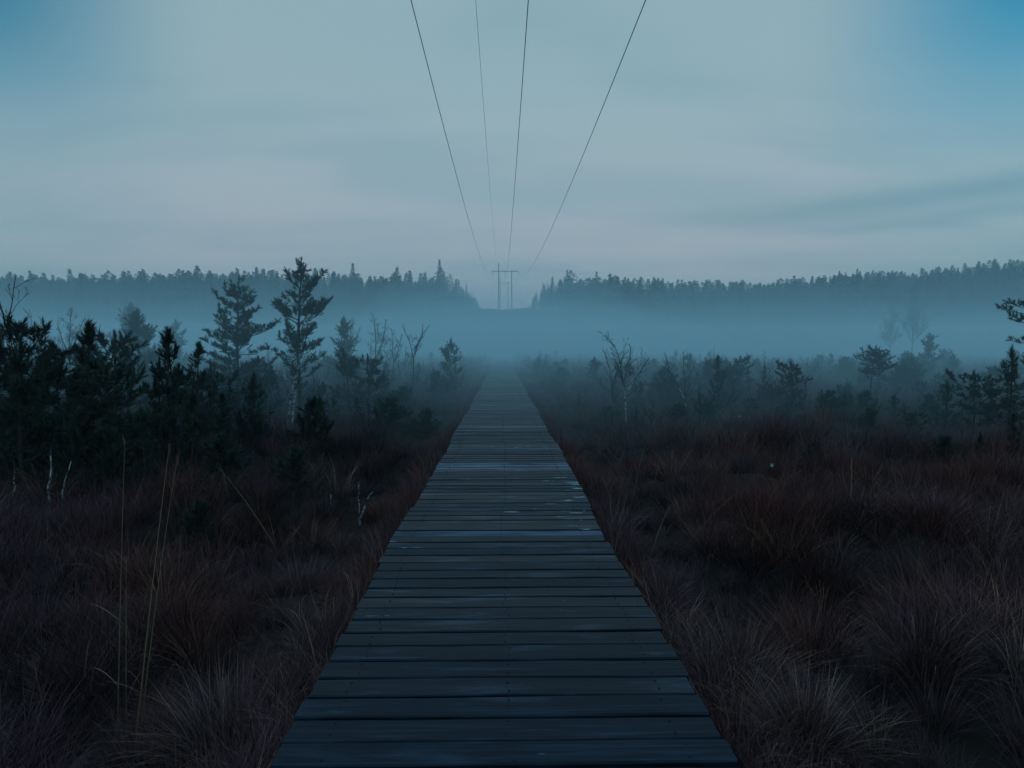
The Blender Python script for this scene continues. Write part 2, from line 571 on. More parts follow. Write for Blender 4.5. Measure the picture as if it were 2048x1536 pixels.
plank_meshes = []
for s in range(20):
    vv, ff = plank_geo(100 + s, 0.1585 - random.Random(s).choice([0.009, 0.011, 0.013, 0.016, 0.022]))
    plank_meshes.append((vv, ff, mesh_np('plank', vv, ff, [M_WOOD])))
NP = 300
rest = Geo()
nails = Geo()
nail_t = Geo()
nail_t.tube([(0, 0, -0.002), (0, 0, 0.0012)], [0.0058, 0.0050], 7)
nv, nf = np.concatenate(nail_t.v), np.concatenate(nail_t.f)
nmats = []
y = boardwalk_y0
k = 0
rb = random.Random(77)
while y < boardwalk_y1 - 0.2:
    vv, ff, me = plank_meshes[rb.randrange(20)]
    loc = (centre(y) + rb.gauss(0, 0.0055), y + rb.gauss(0, 0.0015), rb.gauss(0, 0.0018))
    rz, ry, rx = rb.gauss(0, 0.0018), rb.gauss(0, 0.0012), rb.gauss(0, 0.013)
    flip = rb.choice((0, math.pi))
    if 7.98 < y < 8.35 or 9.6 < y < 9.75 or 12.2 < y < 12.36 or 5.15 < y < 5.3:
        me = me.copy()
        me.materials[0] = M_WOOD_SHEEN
    if k < NP:
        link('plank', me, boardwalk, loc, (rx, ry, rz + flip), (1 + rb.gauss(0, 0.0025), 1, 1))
    else:
        mt = Matrix.Translation(loc) @ Matrix.Rotation(rz + flip, 4, 'Z') @ Matrix.Rotation(rx, 4, 'X')
        rest.stamp(vv, ff, [np.array(mt)[:3]])
    if y < 14:
        for xo in (-0.70, 0.02, 0.70):
            for dy in (-0.042, 0.042):
                nmats.append(frame_mat((xo + loc[0] + rb.gauss(0, 0.007), loc[1] + dy + rb.gauss(0, 0.006), loc[2] + 0.0012 + rx * dy), (0, 0, 1)))
    y += PITCHB + rb.gauss(0, 0.0012)
    k += 1
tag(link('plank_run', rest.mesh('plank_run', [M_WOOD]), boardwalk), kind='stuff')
nails.stamp(nv, nf, nmats)
tag(link('nail_heads', nails.mesh('nail_heads', [M_NAIL]), boardwalk), kind='stuff')


# ------------------------------------------------------------------ grass blades
def blade_clump(seed, n, h, spread, lean, wid, droop=0.5, seg=4, base=0.06):
    r = np.random.default_rng(seed)
    az = r.uniform(0, 2 * math.pi, n)
    rad = base * np.sqrt(r.uniform(0, 1, n))
    az0 = az + r.normal(0, 0.7, n)
    L = h * r.uniform(0.5, 1.12, n)
    tilt = np.abs(r.normal(0, lean, n)) + spread * rad / max(base, 1e-6)
    dr = droop * r.uniform(0.2, 1.6, n)
    w = wid * r.uniform(0.6, 1.4, n)
    t = np.linspace(0, 1, seg + 1)
    ang = tilt[:, None] + dr[:, None] * t[None] ** 1.6
    step = L[:, None] / seg
    rr = np.cumsum(np.concatenate([np.zeros((n, 1)), np.sin(ang[:, :-1]) * step], 1), 1)
    zz = np.cumsum(np.concatenate([np.zeros((n, 1)), np.cos(ang[:, :-1]) * step], 1), 1)
    side = az0 + math.pi / 2 + r.normal(0, 0.5, n)
    cx = rad[:, None] * np.cos(az)[:, None] + rr * np.cos(az0)[:, None]
    cyy = rad[:, None] * np.sin(az)[:, None] + rr * np.sin(az0)[:, None]
    hw = (w[:, None] / 2) * (1 - t[None] ** 1.5 * 0.92)
    l = np.stack([cx - hw * np.cos(side)[:, None], cyy - hw * np.sin(side)[:, None], zz - 0.03], -1)
    q = np.stack([cx + hw * np.cos(side)[:, None], cyy + hw * np.sin(side)[:, None], zz - 0.03], -1)
    v = np.stack([l, q], 2).reshape(n, -1, 3)
    f = []
    for i in range(seg):
        f += [(2 * i, 2 * i + 1, 2 * i + 3), (2 * i, 2 * i + 3, 2 * i + 2)]
    f = np.array(f)[None] + (np.arange(n) * (2 * (seg + 1)))[:, None, None]
    al = np.tile(np.repeat(t, 2), n)
    return v.reshape(-1, 3), f.reshape(-1, 3), al


def blade_mesh(name, parts, mat):
    vs_, fs_, al_, o = [], [], [], 0
    for v, f, al in parts:
        vs_.append(v)
        fs_.append(f + o)
        al_.append(al)
        o += len(v)
    me = mesh_np(name, np.concatenate(vs_), np.concatenate(fs_), [mat])
    a = me.attributes.new('along', 'FLOAT', 'POINT')
    a.data.foreach_set('value', np.concatenate(al_).astype(np.float32))
    return me


def scatter(name, protos, pts, rots, scls, idx, label, cat, mat_list):
    """one object: points that carry plant clumps"""
    col = bpy.data.collections.new(name + '_clumps')
    for i, me in enumerate(protos):
        o = bpy.data.objects.new('%s_clump_%02d' % (name, i), me)
        col.objects.link(o)
    me = bpy.data.meshes.new(name)
    me.vertices.add(len(pts))
    me.vertices.foreach_set('co', np.asarray(pts, dtype=np.float32).ravel())
    for nm, typ, dat in (('rot', 'FLOAT_VECTOR', rots), ('scl', 'FLOAT_VECTOR', scls)):
        a = me.attributes.new(nm, typ, 'POINT')
        a.data.foreach_set('vector', np.asarray(dat, dtype=np.float32).ravel())
    a = me.attributes.new('pick', 'INT', 'POINT')
    a.data.foreach_set('value', np.asarray(idx, dtype=np.int32))
    for m in mat_list:
        me.materials.append(m)
    ng = bpy.data.node_groups.new(name + '_scatter', 'GeometryNodeTree')
    ng.interface.new_socket('Geometry', in_out='INPUT', socket_type='NodeSocketGeometry')
    ng.interface.new_socket('Geometry', in_out='OUTPUT', socket_type='NodeSocketGeometry')
    gi = ng.nodes.new('NodeGroupInput')
    go = ng.nodes.new('NodeGroupOutput')
    ci = ng.nodes.new('GeometryNodeCollectionInfo')
    ci.inputs['Collection'].default_value = col
    ci.inputs['Separate Children'].default_value = True
    ci.inputs['Reset Children'].default_value = True
    iop = ng.nodes.new('GeometryNodeInstanceOnPoints')
    iop.inputs['Pick Instance'].default_value = True

    def attr(nm, typ):
        n = ng.nodes.new('GeometryNodeInputNamedAttribute')
        n.data_type = typ
        n.inputs['Name'].default_value = nm
        return n.outputs['Attribute']
    ng.links.new(gi.outputs[0], iop.inputs['Points'])
    ng.links.new(ci.outputs[0], iop.inputs['Instance'])
    ng.links.new(attr('pick', 'INT'), iop.inputs['Instance Index'])
    er = ng.nodes.new('FunctionNodeEulerToRotation')
    ng.links.new(attr('rot', 'FLOAT_VECTOR'), er.inputs[0])
    ng.links.new(er.outputs[0], iop.inputs['Rotation'])
    ng.links.new(attr('scl', 'FLOAT_VECTOR'), iop.inputs['Scale'])
    ng.links.new(iop.outputs[0], go.inputs[0])
    o = link(name, me)
    md = o.modifiers.new('scatter', 'NODES')
    md.node_group = ng
    tag(o, label, cat, kind='stuff')
    return o


def field(n_m2, x0, x1, y0, y1, seed, clear):
    r = np.random.default_rng(seed)
    n = int(n_m2 * (x1 - x0) * (y1 - y0))
    x = r.uniform(x0, x1, n)
    y = r.uniform(y0, y1, n)
    keep = np.abs(x) > clear
    keep &= (np.abs(x) < y * 0.92 + 3.5)
    return x[keep], y[keep]


def patchy(x, y, s, ph):
    return 0.5 + 0.25 * (np.sin(x * s + ph) * np.cos(y * s * 1.2 + ph * 2) + np.sin((x + y) * s * 0.63 + ph * 3) + 0.6 * np.sin((x - 1.4 * y) * s * 1.7 + ph))


protos = []
for i in range(4):   # 0-3 fine sedge
    protos.append(blade_mesh('sedge_tuft', [blade_clump(200 + i, 70, 0.40, 0.35, 0.22, 0.0042, 0.7, 4, 0.07)], M_GRASS))
for i in range(3):   # 4-6 matted dead grass
    protos.append(blade_mesh('matted_tuft', [blade_clump(300 + i, 60, 0.30, 0.7, 0.5, 0.0040, 1.4, 4, 0.12)], M_GRASS))
for i in range(3):   # 7-9 heather
    protos.append(blade_mesh('heather_tuft', [blade_clump(400 + i, 80, 0.30, 0.6, 0.30, 0.0060, 0.2, 3, 0.10)], M_HEATH))
for i in range(3):   # 10-12 pale straw
    protos.append(blade_mesh('straw_tuft', [blade_clump(500 + i, 34, 0.42, 0.4, 0.30, 0.0042, 1.3, 5, 0.06)], M_STRAW))

P_, R_, S_, I_ = [], [], [], []
rg_ = np.random.default_rng(31)


def put(x, y, base_scale, picks, sink=0.0, hmul=1.0):
    n = len(x)
    z = hz(x, y)
    s = base_scale * rg_.uniform(0.7, 1.3, n)
    P_.append(np.stack([x, y, z - sink], -1))
    R_.append(np.stack([rg_.normal(0, 0.10, n), rg_.normal(0, 0.10, n), rg_.uniform(0, 6.28, n)], -1))
    S_.append(np.stack([s, s, s * hmul * rg_.uniform(0.85, 1.25, n)], -1))
    I_.append(picks)


def choose(x, y, dark_amount):
    n = len(x)
    p = patchy(x, y, 0.9, 1.3)
    q = rg_.uniform(0, 1, n)
    pick = rg_.integers(0, 4, n)
    pick = np.where(q > 0.62, rg_.integers(4, 7, n), pick)
    heath = rg_.uniform(0, 1, n) < np.clip((p - 0.5) * 1.6 + dark_amount, 0.03, 0.5)
    pick = np.where(heath, rg_.integers(7, 10, n), pick)
    straw = (rg_.uniform(0, 1, n) < 0.06)
    pick = np.where(straw, rg_.integers(10, 13, n), pick)
    return pick


for (dens, x0, x1, y0, y1, sc, sd_) in ((42, -7, 7, 0.9, 7, 1.0, 1), (24, -15, 15, 7, 15, 1.15, 2), (10, -30, 30, 15, 32, 1.5, 3), (3.2, -62, 62, 32, 66, 2.1, 4), (0.9, -105, 105, 66, 124, 3.0, 5)):
    x, y = field(dens, x0, x1, y0, y1, sd_, 0.95 + 0.05 * sc)
    edge = np.clip((np.abs(x) - 0.95) / 1.2, 0.62, 1.0)
    put(x, y, sc * edge * (0.75 + 0.5 * patchy(x, y, 1.3, 0.4)), choose(x, y, np.where(x < -1.5, 0.22, -0.02)), 0.0)
# looser straw leaning out along both edges of the deck
for sgn in (-1, 1):
    n = 1200
    y = 0.9 + 40 * np.random.default_rng(60 + sgn).uniform(0, 1, n) ** 1.7
    x = sgn * np.random.default_rng(70 + sgn).uniform(0.93, 1.22, n)
    put(x, y, 0.85, np.where(rg_.uniform(0, 1, n) < 0.14, rg_.integers(10, 13, n), rg_.integers(0, 7, n)))
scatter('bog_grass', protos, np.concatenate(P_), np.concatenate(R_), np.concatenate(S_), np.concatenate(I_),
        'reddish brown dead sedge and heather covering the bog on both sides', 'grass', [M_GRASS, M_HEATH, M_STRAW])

# ------------------------------------------------------------------ big single tussocks
TUSS = [
    # px, base row, height, radius, pale share, label
    (1492, 1405, 0.52, 0.17, 0.6, 'big pale grey tussock bulging beside the right edge of the boardwalk'),
    (1640, 1335, 0.48, 0.15, 0.25, 'brown tussock just right of and behind the big pale one'),
    (1950, 1345, 0.50, 0.20, 0.3, 'wide bushy tussock at the right picture edge'),
    (1880, 1135, 0.46, 0.26, 0.3, 'broad rounded tussock farther back on the right side'),
    (1880, 1500, 0.40, 0.13, 0.2, 'dark tussock in the lower right corner area'),
    (1640, 1560, 0.38, 0.14, 0.6, 'pale drooping tussock at the bottom edge right of the deck'),
    (1425, 1130, 0.34, 0.13, 0.5, 'orange brown tussock by the right deck edge with long stalks'),
    (1995, 1015, 0.42, 0.24, 0.5, 'pale tussock mound at the far right under the small pines'),
    (1205, 985, 0.34, 0.22, 0.5, 'low straw coloured mound hugging the right deck edge in mid distance'),
    (430, 1480, 0.48, 0.17, 0.55, 'big pale tussock left of the boardwalk in the foreground'),
    (600, 1150, 0.36, 0.20, 0.2, 'reddish rounded tussock left of the boardwalk behind the pale one'),
    (884, 892, 0.42, 0.12, 0.75, 'small straw tuft sticking up at the left deck edge far along'),
    (330, 1240, 0.38, 0.17, 0.25, 'brown tussock among the tall reed stalks on the left'),
    (140, 1330, 0.36, 0.18, 0.2, 'dim brown tussock near the left picture edge'),
    (1255, 930, 0.40, 0.2, 0.3, 'dark red tussock right of the deck below the bare birch'),
    (760, 1030, 0.33, 0.18, 0.2, 'russet tussock near the leaning white birch stick'),
]
tuss_pos = []
for i, (px, row, h, rad, pale, lab) in enumerate(TUSS):
    d = (EYE + 0.36) * F / (row - 697.0)
    x = px_x(px, d)
    z = z_at(x, d)
    o = link('grass_tussock', None, None, (x, d, z))
    n1 = int(620 * (rad / 0.17))
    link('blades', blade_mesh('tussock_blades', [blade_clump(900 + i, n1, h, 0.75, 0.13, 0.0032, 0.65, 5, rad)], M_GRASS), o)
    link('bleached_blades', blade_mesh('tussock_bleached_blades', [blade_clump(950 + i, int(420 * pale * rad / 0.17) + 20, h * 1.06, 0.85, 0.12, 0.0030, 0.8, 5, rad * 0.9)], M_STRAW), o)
    tag(o, lab, 'grass tussock', 'grass tussocks')

# ------------------------------------------------------------------ tall stalks
def stalk(name, px0, row0, px1, row1, label, cat, group, bend=0.05, rad=0.0032, dd=0.0, mat=None):
    d = (EYE + 0.36) * F / (row0 - 697.0)
    x0 = px_x(px0, d)
    z0 = z_at(x0, d) - 0.03
    d1 = d + dd
    x1 = px_x(px1, d1)
    z1 = EYE - (row1 - 697.0) / F * d1
    t = np.linspace(0, 1, 9)
    pts = np.stack([(x1 - x0) * (t * (1 - bend) + bend * t ** 3), (d1 - d) * t, (z1 - z0) * t - bend * 0.2 * t ** 3], -1)
    gg = Geo()
    gg.tube(pts, rad * (1.15 - 0.85 * t), 5)
    me = gg.mesh(name, [mat or M_REED])
    zz = np.array([v.co.z for v in me.vertices])
    a = me.attributes.new('along', 'FLOAT', 'POINT')
    a.data.foreach_set('value', np.clip(zz / max(zz.max(), 1e-6), 0, 1).astype(np.float32))
    o = link(name, None, None, (x0, d, z0))
    link('stem', me, o)
    # a couple of narrow leaves sheathing the stem and a thin panicle at the tip
    for q in (0.25, 0.45):
        v, f, al = blade_clump(int(px0 + row1 + q * 100), 1, 0.22, 0.3, 0.4, 0.004, 1.2, 4, 0.002)
        p = np.array([np.interp(q, t, pts[:, c]) for c in range(3)])
        link('leaf', blade_mesh('stalk_leaf', [(v + p + np.array([0, 0, 0.03]), f, al)], M_STRAW), o)
    v, f, al = blade_clump(int(px1), 4, 0.09, 0.1, 0.10, 0.0018, 0.2, 3, 0.002)
    link('seed_head', blade_mesh('seed_head', [(v + pts[-1] - np.array([0, 0, 0.03]), f, al)], M_STRAW), o)
    tag(o, label, cat, group)
    return o


stalk('reed_stalk', 212, 1425, 252, 872, 'leftmost of the three tall reed stalks rising over the left bog', 'reed', 'tall reed stalks', 0.08)
stalk('reed_stalk', 243, 1470, 340, 882, 'brightest tall reed stalk, middle of the three on the left', 'reed', 'tall reed stalks', 0.06, 0.0036)
stalk('reed_stalk', 250, 1465, 356, 900, 'tall reed stalk leaning farthest right of the three on the left', 'reed', 'tall reed stalks', 0.10)
stalk('reed_stalk', 232, 1400, 246, 1110, 'short reed stalk between the tall ones on the left', 'reed', 'tall reed stalks', 0.03, 0.0026)
stalk('reed_stalk', 560, 1080, 435, 930, 'pale stalk leaning left over the brown sedge left of the deck', 'reed', 'tall reed stalks', 0.12, 0.0032)
for (a, b, c, d_, lab) in ((1268, 1010, 1292, 890, 'thin stalk nearest the right deck edge below the birch'),
                           (1395, 960, 1440, 876, 'thin slanting stalk right of the bare birch, tilted right'),
                           (1310, 1000, 1325, 905, 'thin upright stalk in the dark hollow right of the deck'),
                           (1352, 985, 1390, 895, 'thin stalk tilted right inside the dark hollow'),
                           (1240, 1040, 1205, 950, 'thin stalk tilted left close to the right deck edge'),
                           (1370, 1120, 1480, 985, 'long arching stalk over the orange brown tussock on the right'),
                           (1300, 1140, 1345, 1010, 'fine stalk beside the right deck edge in front of the hollow')):
    stalk('grass_stalk', a, b, c, d_, lab, 'grass stalk', 'thin stalks right of the boardwalk', 0.15, 0.0030)
for px, row, lab, up in ((1552, 931, 'bright white cotton grass tuft alone on the dark right bog', 0.30), (1484, 832, 'faint tiny cotton grass tuft beneath the right hand pines', 0.35)):
    d = (EYE + 0.37 - up) * F / (row - 697.0)
    x = px_x(px, d)
    z = z_at(x, d)
    zt = EYE - (row - 697.0) / F * d
    o = link('cotton_grass', None, None, (x, d, z))
    gg = Geo()
    gg.tube([(0, 0, -0.02), (0.006, 0, (zt - z) * 0.5), (0, 0, zt - z)], [0.002, 0.0018, 0.0015], 5)
    me = gg.mesh('cotton_stem', [M_REED])
    link('stem', me, o)
    v, f, al = blade_clump(int(px), 160, 0.036, 2.6, 0.6, 0.0035, 0.6, 3, 0.008)
    link('tuft', blade_mesh('cotton_tuft', [(v + np.array([0, 0, zt - z + 0.02]), f, al)], M_COTTON), o)
    tag(o, lab, 'cotton grass', 'cotton grass tufts')


# ------------------------------------------------------------------ pines
def needle_tuft(seed, n, length, nl, w):
    r = np.random.default_rng(seed)
    t = r.uniform(0.0, 1.0, n) ** 0.85
    az = r.uniform(0, 2 * math.pi, n)
    an = r.uniform(0.5, 1.25, n) * (1.1 - 0.6 * t)
    l = nl * r.uniform(0.7, 1.15, n)
    b = np.stack([np.zeros(n), np.zeros(n), t * length], -1)
    d = np.stack([np.sin(an) * np.cos(az), np.sin(an) * np.sin(az), np.cos(an)], -1)
    s = np.stack([-np.sin(az), np.cos(az), np.zeros(n)], -1) * (w / 2)
    v = np.stack([b - s, b + s, b + d * l[:, None]], 1).reshape(-1, 3)
    f = np.arange(3 * n).reshape(-1, 3)
    return v, f


TUFTS = {
    'near': [needle_tuft(1 + i, 40, 0.10, 0.072, 0.0080) for i in range(3)],
    'mid': [needle_tuft(11 + i, 26, 0.20, 0.095, 0.020) for i in range(3)],
    'far': [needle_tuft(21 + i, 10, 0.22, 0.11, 0.035) for i in range(3)],
}


def pine(seed, H, prof, lod='near', step=0.20, nbr=5, lean=(0, 0), tuft=1.0, bare=0.0, dens=1.0, up=0.55, trunk_r=None):
    """prof: list of (height fraction, radius left, radius right)"""
    r = random.Random(seed)
    hh = [p[0] for p in prof]
    rl = [p[1] for p in prof]
    rr = [p[2] for p in prof]
    wood, leaf = Geo(), Geo()
    tr = trunk_r or (0.012 + H * 0.013)
    nt_ = 14
    t = np.linspace(0, 1, nt_)
    wx, wy = r.uniform(-0.05, 0.05) * H, r.uniform(-0.04, 0.04) * H
    tx = lean[0] * t ** 1.3 + wx * np.sin(t * 3.0) * t * (1 - t) * 2
    ty = lean[1] * t ** 1.3 + wy * np.sin(t * 2.4 + 1) * t * (1 - t) * 2
    tp = np.stack([tx, ty, H * t - 0.06 * (1 - t)], -1)
    wood.tube(tp, tr * (1 - 0.88 * t ** 0.9), 7)
    mats = [[], [], []]

    def tuft_at(p, d, s):
        mats[r.randrange(3)].append(frame_mat(p, d, s * tuft * r.uniform(0.8, 1.2), r.random() * 6.28))

    def clump(p, d, n_, s_):
        d = np.asarray(d) / (np.linalg.norm(d) + 1e-9)
        for _ in range(n_):
            j = np.array([r.gauss(0, 0.55), r.gauss(0, 0.55), r.gauss(0.1, 0.45)])
            tuft_at(np.asarray(p) - d * r.uniform(0, 0.05), d + j, s_ * r.uniform(0.7, 1.1))

    def at(f):
        return np.array([np.interp(f, t, tp[:, c]) for c in range(3)])
    # leader
    top = at(1.0)
    for k in range(5):
        a = r.random() * 6.28
        tuft_at(at(1 - 0.02 * k), (0.22 * math.cos(a), 0.22 * math.sin(a), 1), 1.0)
    tuft_at(top, (0, 0, 1), 1.1)
    h = H * (1 - 0.07)
    while h > H * hh[0]:
        fr = h / H
        n = max(2, int(round(nbr * r.uniform(0.7, 1.25))))
        a0 = r.random() * 6.28
        for k in range(n):
            az = a0 + k * 2 * math.pi / n + r.gauss(0, 0.5)
            cx = math.cos(az)
            left, right = np.interp(fr, hh, rl), np.interp(fr, hh, rr)
            L = (left * (0.5 - 0.5 * cx) + right * (0.5 + 0.5 * cx)) * r.choice((0.45, 0.65, 0.85, 1.0, 1.1, 1.25)) * r.uniform(0.85, 1.05)
            if L < 0.05:
                continue
            base = at(min(0.985, fr + r.gauss(0, 0.018)))
            el = up * (0.55 + 0.9 * fr) * r.uniform(0.45, 1.35) - 0.12
            m = 6
            s = np.linspace(0, 1, m)
            curve = el + 0.75 * s ** 2
            st = L / (m - 1)
            dr = np.concatenate([[0], np.cumsum(np.cos(curve[:-1]) * st)])
            dz = np.concatenate([[0], np.cumsum(np.sin(curve[:-1]) * st)])
            wob = r.gauss(0, 0.28)
            bx = np.stack([dr * np.cos(az + wob * s), dr * np.sin(az + wob * s), dz], -1) + base
            bx[1:-1] += np.array([[r.gauss(0, 0.025) * L for _ in range(3)] for _ in range(m - 2)])
            wood.tube(bx, (0.004 + 0.010 * L) * (1 - 0.75 * s), 4)
            tip_d = bx[-1] - bx[-2]
            tip_d = tip_d / (np.linalg.norm(tip_d) + 1e-9)
            clump(bx[-1], tip_d + np.array([0, 0, 0.25]), 4, 1.0)
            ns = max(1, int(L * 9.5 * dens))
            for q in range(ns):
                sp = (q + 0.6) / (ns + 0.2)
                if sp < bare and r.random() < 0.8:
                    continue
                p = np.array([np.interp(sp, s, bx[:, c]) for c in range(3)])
                dirv = np.array([np.interp(min(sp + 0.1, 1), s, bx[:, c]) for c in range(3)]) - np.array([np.interp(max(sp - 0.1, 0), s, bx[:, c]) for c in range(3)])
                dirv /= np.linalg.norm(dirv) + 1e-9
                for sg in (-1, 1):
                    if r.random() < 0.15:
                        continue
                    sd2 = np.array([-math.sin(az), math.cos(az), 0]) * sg
                    d2 = dirv * 0.75 + sd2 * r.uniform(0.5, 1.0) + np.array([0, 0, r.uniform(0.2, 0.95)])
                    d2 /= np.linalg.norm(d2)
                    l2 = L * 0.34 * (1.15 - sp) * r.uniform(0.5, 1.2)
                    if l2 > 0.06:
                        e = p + d2 * l2
                        wood.tube([p, (p + e) / 2 + np.array([0, 0, -0.01]), e], [0.004, 0.0035, 0.0025], 3, False)
                        clump(e - d2 * 0.02, d2 + np.array([0, 0, 0.45]), 3, 0.9)
                        if l2 > 0.16:
                            tuft_at(p + d2 * l2 * 0.5, d2 + np.array([r.gauss(0, 0.4), r.gauss(0, 0.4), 0.3]), 0.85)
                    else:
                        clump(p, d2, 2, 0.8)
        h -= step * r.uniform(0.75, 1.3) * (0.8 + 0.4 * (1 - fr))
    for k in range(3):
        leaf.stamp(TUFTS[lod][k][0], TUFTS[lod][k][1], mats[k])
    return wood.mesh('pine_wood', [M_BARK]), leaf.mesh('pine_needles', [M_NEEDLE])


def plant_tree(name, meshes, x, y, label, cat, group, scale=1.0, rz=0.0, sx=1.0, part_names=('trunk', 'crown')):
    o = link(name, None, None, (x, y, z_at(x, y) - 0.02), (0, 0, rz), (scale * sx, scale * sx, scale))
    for nm, me in zip(part_names, meshes):
        link(nm, me, o)
    tag(o, label, cat, group)
    return o


def h_from(row, d, x=None):
    zt = EYE + (697.0 - row) / F * d
    return zt


# the two tall pines on the left
def hero(seed, px, d, top, prof_px, label, **kw):
    x = px_x(px, d)
    z = z_at(x, d) - 0.02
    H = h_from(top, d) - z
    prof = []
    for row, l, rt in prof_px:
        zz = EYE + (697.0 - row) / F * d
        prof.append(((zz - z) / H, l / F * d, rt / F * d))
    prof.sort()
    return plant_tree('bog_pine', pine(seed, H, prof, **kw), x, d, label, 'pine tree', 'bog pines')


hero(3, 600, 16.5, 527, [(540, 8, 8), (575, 46, 40), (610, 58, 76), (640, 60, 84), (665, 52, 66), (700, 54, 60), (735, 46, 50), (765, 22, 24), (775, 4, 4)],
     'tallest bog pine on the left, standing behind the white birch trunk', step=0.22, nbr=6, bare=0.32, up=0.64, dens=1.0, tuft=1.15, lean=(0.12, 0))
hero(8, 478, 17.5, 566, [(585, 18, 16), (610, 40, 32), (650, 46, 64), (690, 60, 78), (725, 72, 84), (770, 72, 80), (820, 40, 50), (830, 10, 10)],
     'second tall bog pine, left of the tallest one', step=0.19, nbr=6, bare=0.28, up=0.5, dens=1.05, tuft=1.1, lean=(0.10, 0))
# pine reaching in from the right picture edge
hero(21, 2085, 13.0, 545, [(560, 8, 10), (590, 26, 50), (650, 66, 80), (690, 40, 70), (760, 40, 60), (800, 10, 10)],
     'pine at the right picture edge with branches reaching in from outside', step=0.42, nbr=4, bare=0.5, up=0.2, dens=0.9, tuft=1.1)
# flat topped pine with bare trunk
hero(31, 1748, 19.0, 697, [(701, 8, 8), (708, 20, 22), (716, 30, 32), (726, 34, 42), (736, 30, 48), (744, 20, 44), (750, 4, 8)],
     'small flat topped pine with bare trunk standing alone on the right', step=0.085, nbr=5, bare=0.1, up=0.22, dens=1.2, tuft=0.85, lean=(0.15, 0))

# prototypes for the many smaller pines
YP = []
for i in range(5):
    r0 = random.Random(60 + i)
    w = r0.uniform(0.26, 0.36)
    YP.append(pine(40 + i, 1.0 * 2.0, [(0.03, w * 2 * 0.8, w * 2 * 0.8), (0.2, w * 2, w * 2 * 0.95), (0.5, w * 2 * 0.72, w * 2 * 0.8), (0.8, w * 0.8, w * 0.7), (1.0, 0.05, 0.05)], 'near', step=0.22, nbr=4, bare=0.3, dens=0.85, tuft=1.25, up=0.8, lean=(r0.uniform(-.15, .15), r0.uniform(-.15, .15))))
BP = []   # broad umbrella / irregular
for i in range(3):
    BP.append(pine(50 + i, 2.0, [(0.25, 0.35, 0.35), (0.5, 0.75, 0.6), (0.75, 0.62, 0.75), (0.95, 0.3, 0.3), (1.0, 0.05, 0.05)], 'near', step=0.20, nbr=4, bare=0.45, dens=1.0, up=0.4, tuft=1.25, lean=(0.2 - 0.2 * i, 0.1)))
DP = []   # dwarf
for i in range(3):
    DP.append(pine(70 + i, 0.8, [(0.02, 0.42, 0.42), (0.4, 0.42, 0.4), (0.8, 0.22, 0.2), (1.0, 0.05, 0.05)], 'near', step=0.13, nbr=5, bare=0.25, dens=1.2, up=0.5, tuft=1.1))
FP = []   # seen through mist
for i in range(3):
    w = 0.55 + 0.1 * i
    FP.append(pine(80 + i, 2.4, [(0.1, w, w), (0.4, w, w * 0.9), (0.75, w * 0.6, w * 0.7), (1.0, 0.06, 0.06)], 'mid', step=0.24, nbr=4, bare=0.25, dens=0.8, tuft=1.15))

rt = random.Random(404)


def young(px, top, d, kind, label, group, sx=1.0, cat='pine tree'):
    protos_, hp = {'y': (YP, 2.0), 'b': (BP, 2.0), 'd': (DP, 0.8), 'f': (FP, 2.4)}[kind]
    x = px_x(px, d)
    z = z_at(x, d)
    H = max(0.35, h_from(top, d) - z)
    me = protos_[rt.randrange(len(protos_))]
    nm = {'y': 'young_pine', 'b': 'bog_pine', 'd': 'dwarf_pine', 'f': 'bog_pine'}[kind]
    return plant_tree(nm, me, x, d, label, cat, group, H / hp * 0.97, rt.random() * 6.28, sx)


ORD = ['first', 'second', 'third', 'fourth', 'fifth', 'sixth', 'seventh', 'eighth', 'ninth', 'tenth', 'eleventh', 'twelfth', 'thirteenth', 'fourteenth', 'fifteenth', 'sixteenth', 'seventeenth', 'eighteenth']


def ranked(rows, tiers, text):
    """a label for each by its place from the left within its tier of height"""
    out = {}
    for lo, hi, word in tiers:
        sel = sorted(r_ for r_ in rows if lo <= r_[1] < hi)
        for i_, r_ in enumerate(sel):
            out[r_] = text % (ORD[i_], word)
    return out


G_TH = 'young pines of the dark thicket on the left'
THICKET = ((22, 690, 9, 'b'), (75, 648, 9.5, 'b'), (45, 705, 8, 'y'), (128, 690, 11, 'y'), (188, 652, 10, 'y'), (212, 672, 12, 'b'), (-30, 690, 8.5, 'y'),
                      (395, 690, 11, 'y'), (322, 725, 9, 'y'), (250, 740, 8.3, 'b'), (150, 745, 8.6, 'y'), (62, 770, 8.6, 'y'), (10, 800, 8.6, 'b'), (190, 815, 8.2, 'd'),
                      (290, 820, 7.6, 'y'), (385, 790, 8.6, 'y'), (445, 790, 9.2, 'y'), (500, 750, 11, 'y'), (542, 735, 16, 'y'), (440, 750, 12, 'b'), (112, 850, 8.8, 'd'),
                      (15, 870, 9.0, 'd'), (230, 880, 8.0, 'd'), (640, 765, 16, 'y'), (668, 790, 14.5, 'y'), (715, 795, 13.5, 'y'), (556, 800, 15.5, 'y'), (612, 790, 16.5, 'b'),
                      (480, 820, 10, 'y'), (515, 830, 11, 'd'), (340, 790, 10.5, 'y'), (100, 720, 10.5, 'y'), (260, 700, 13, 'y'), (160, 700, 13, 'b'), (50, 740, 12, 'y'), (420, 730, 14, 'y'), (355, 745, 13, 'b'))
LAB = ranked(THICKET, ((0, 715, 'upper'), (715, 780, 'middle'), (780, 2000, 'lower')), '%s young pine from the left in the %s tier of the dark left thicket')
for row_ in THICKET:
    px, top, d, k = row_
    young(px, top, d, k, LAB[row_], G_TH)
young(352, 664, 9.5, 'y', 'young pine with upright forked top at the right end of the dark thicket', G_TH, 0.8)
young(440, 880, 8.2, 'd', 'low dwarf pine bush at the foot of the dark thicket', 'low dwarf pines in the sedge', 1.2)
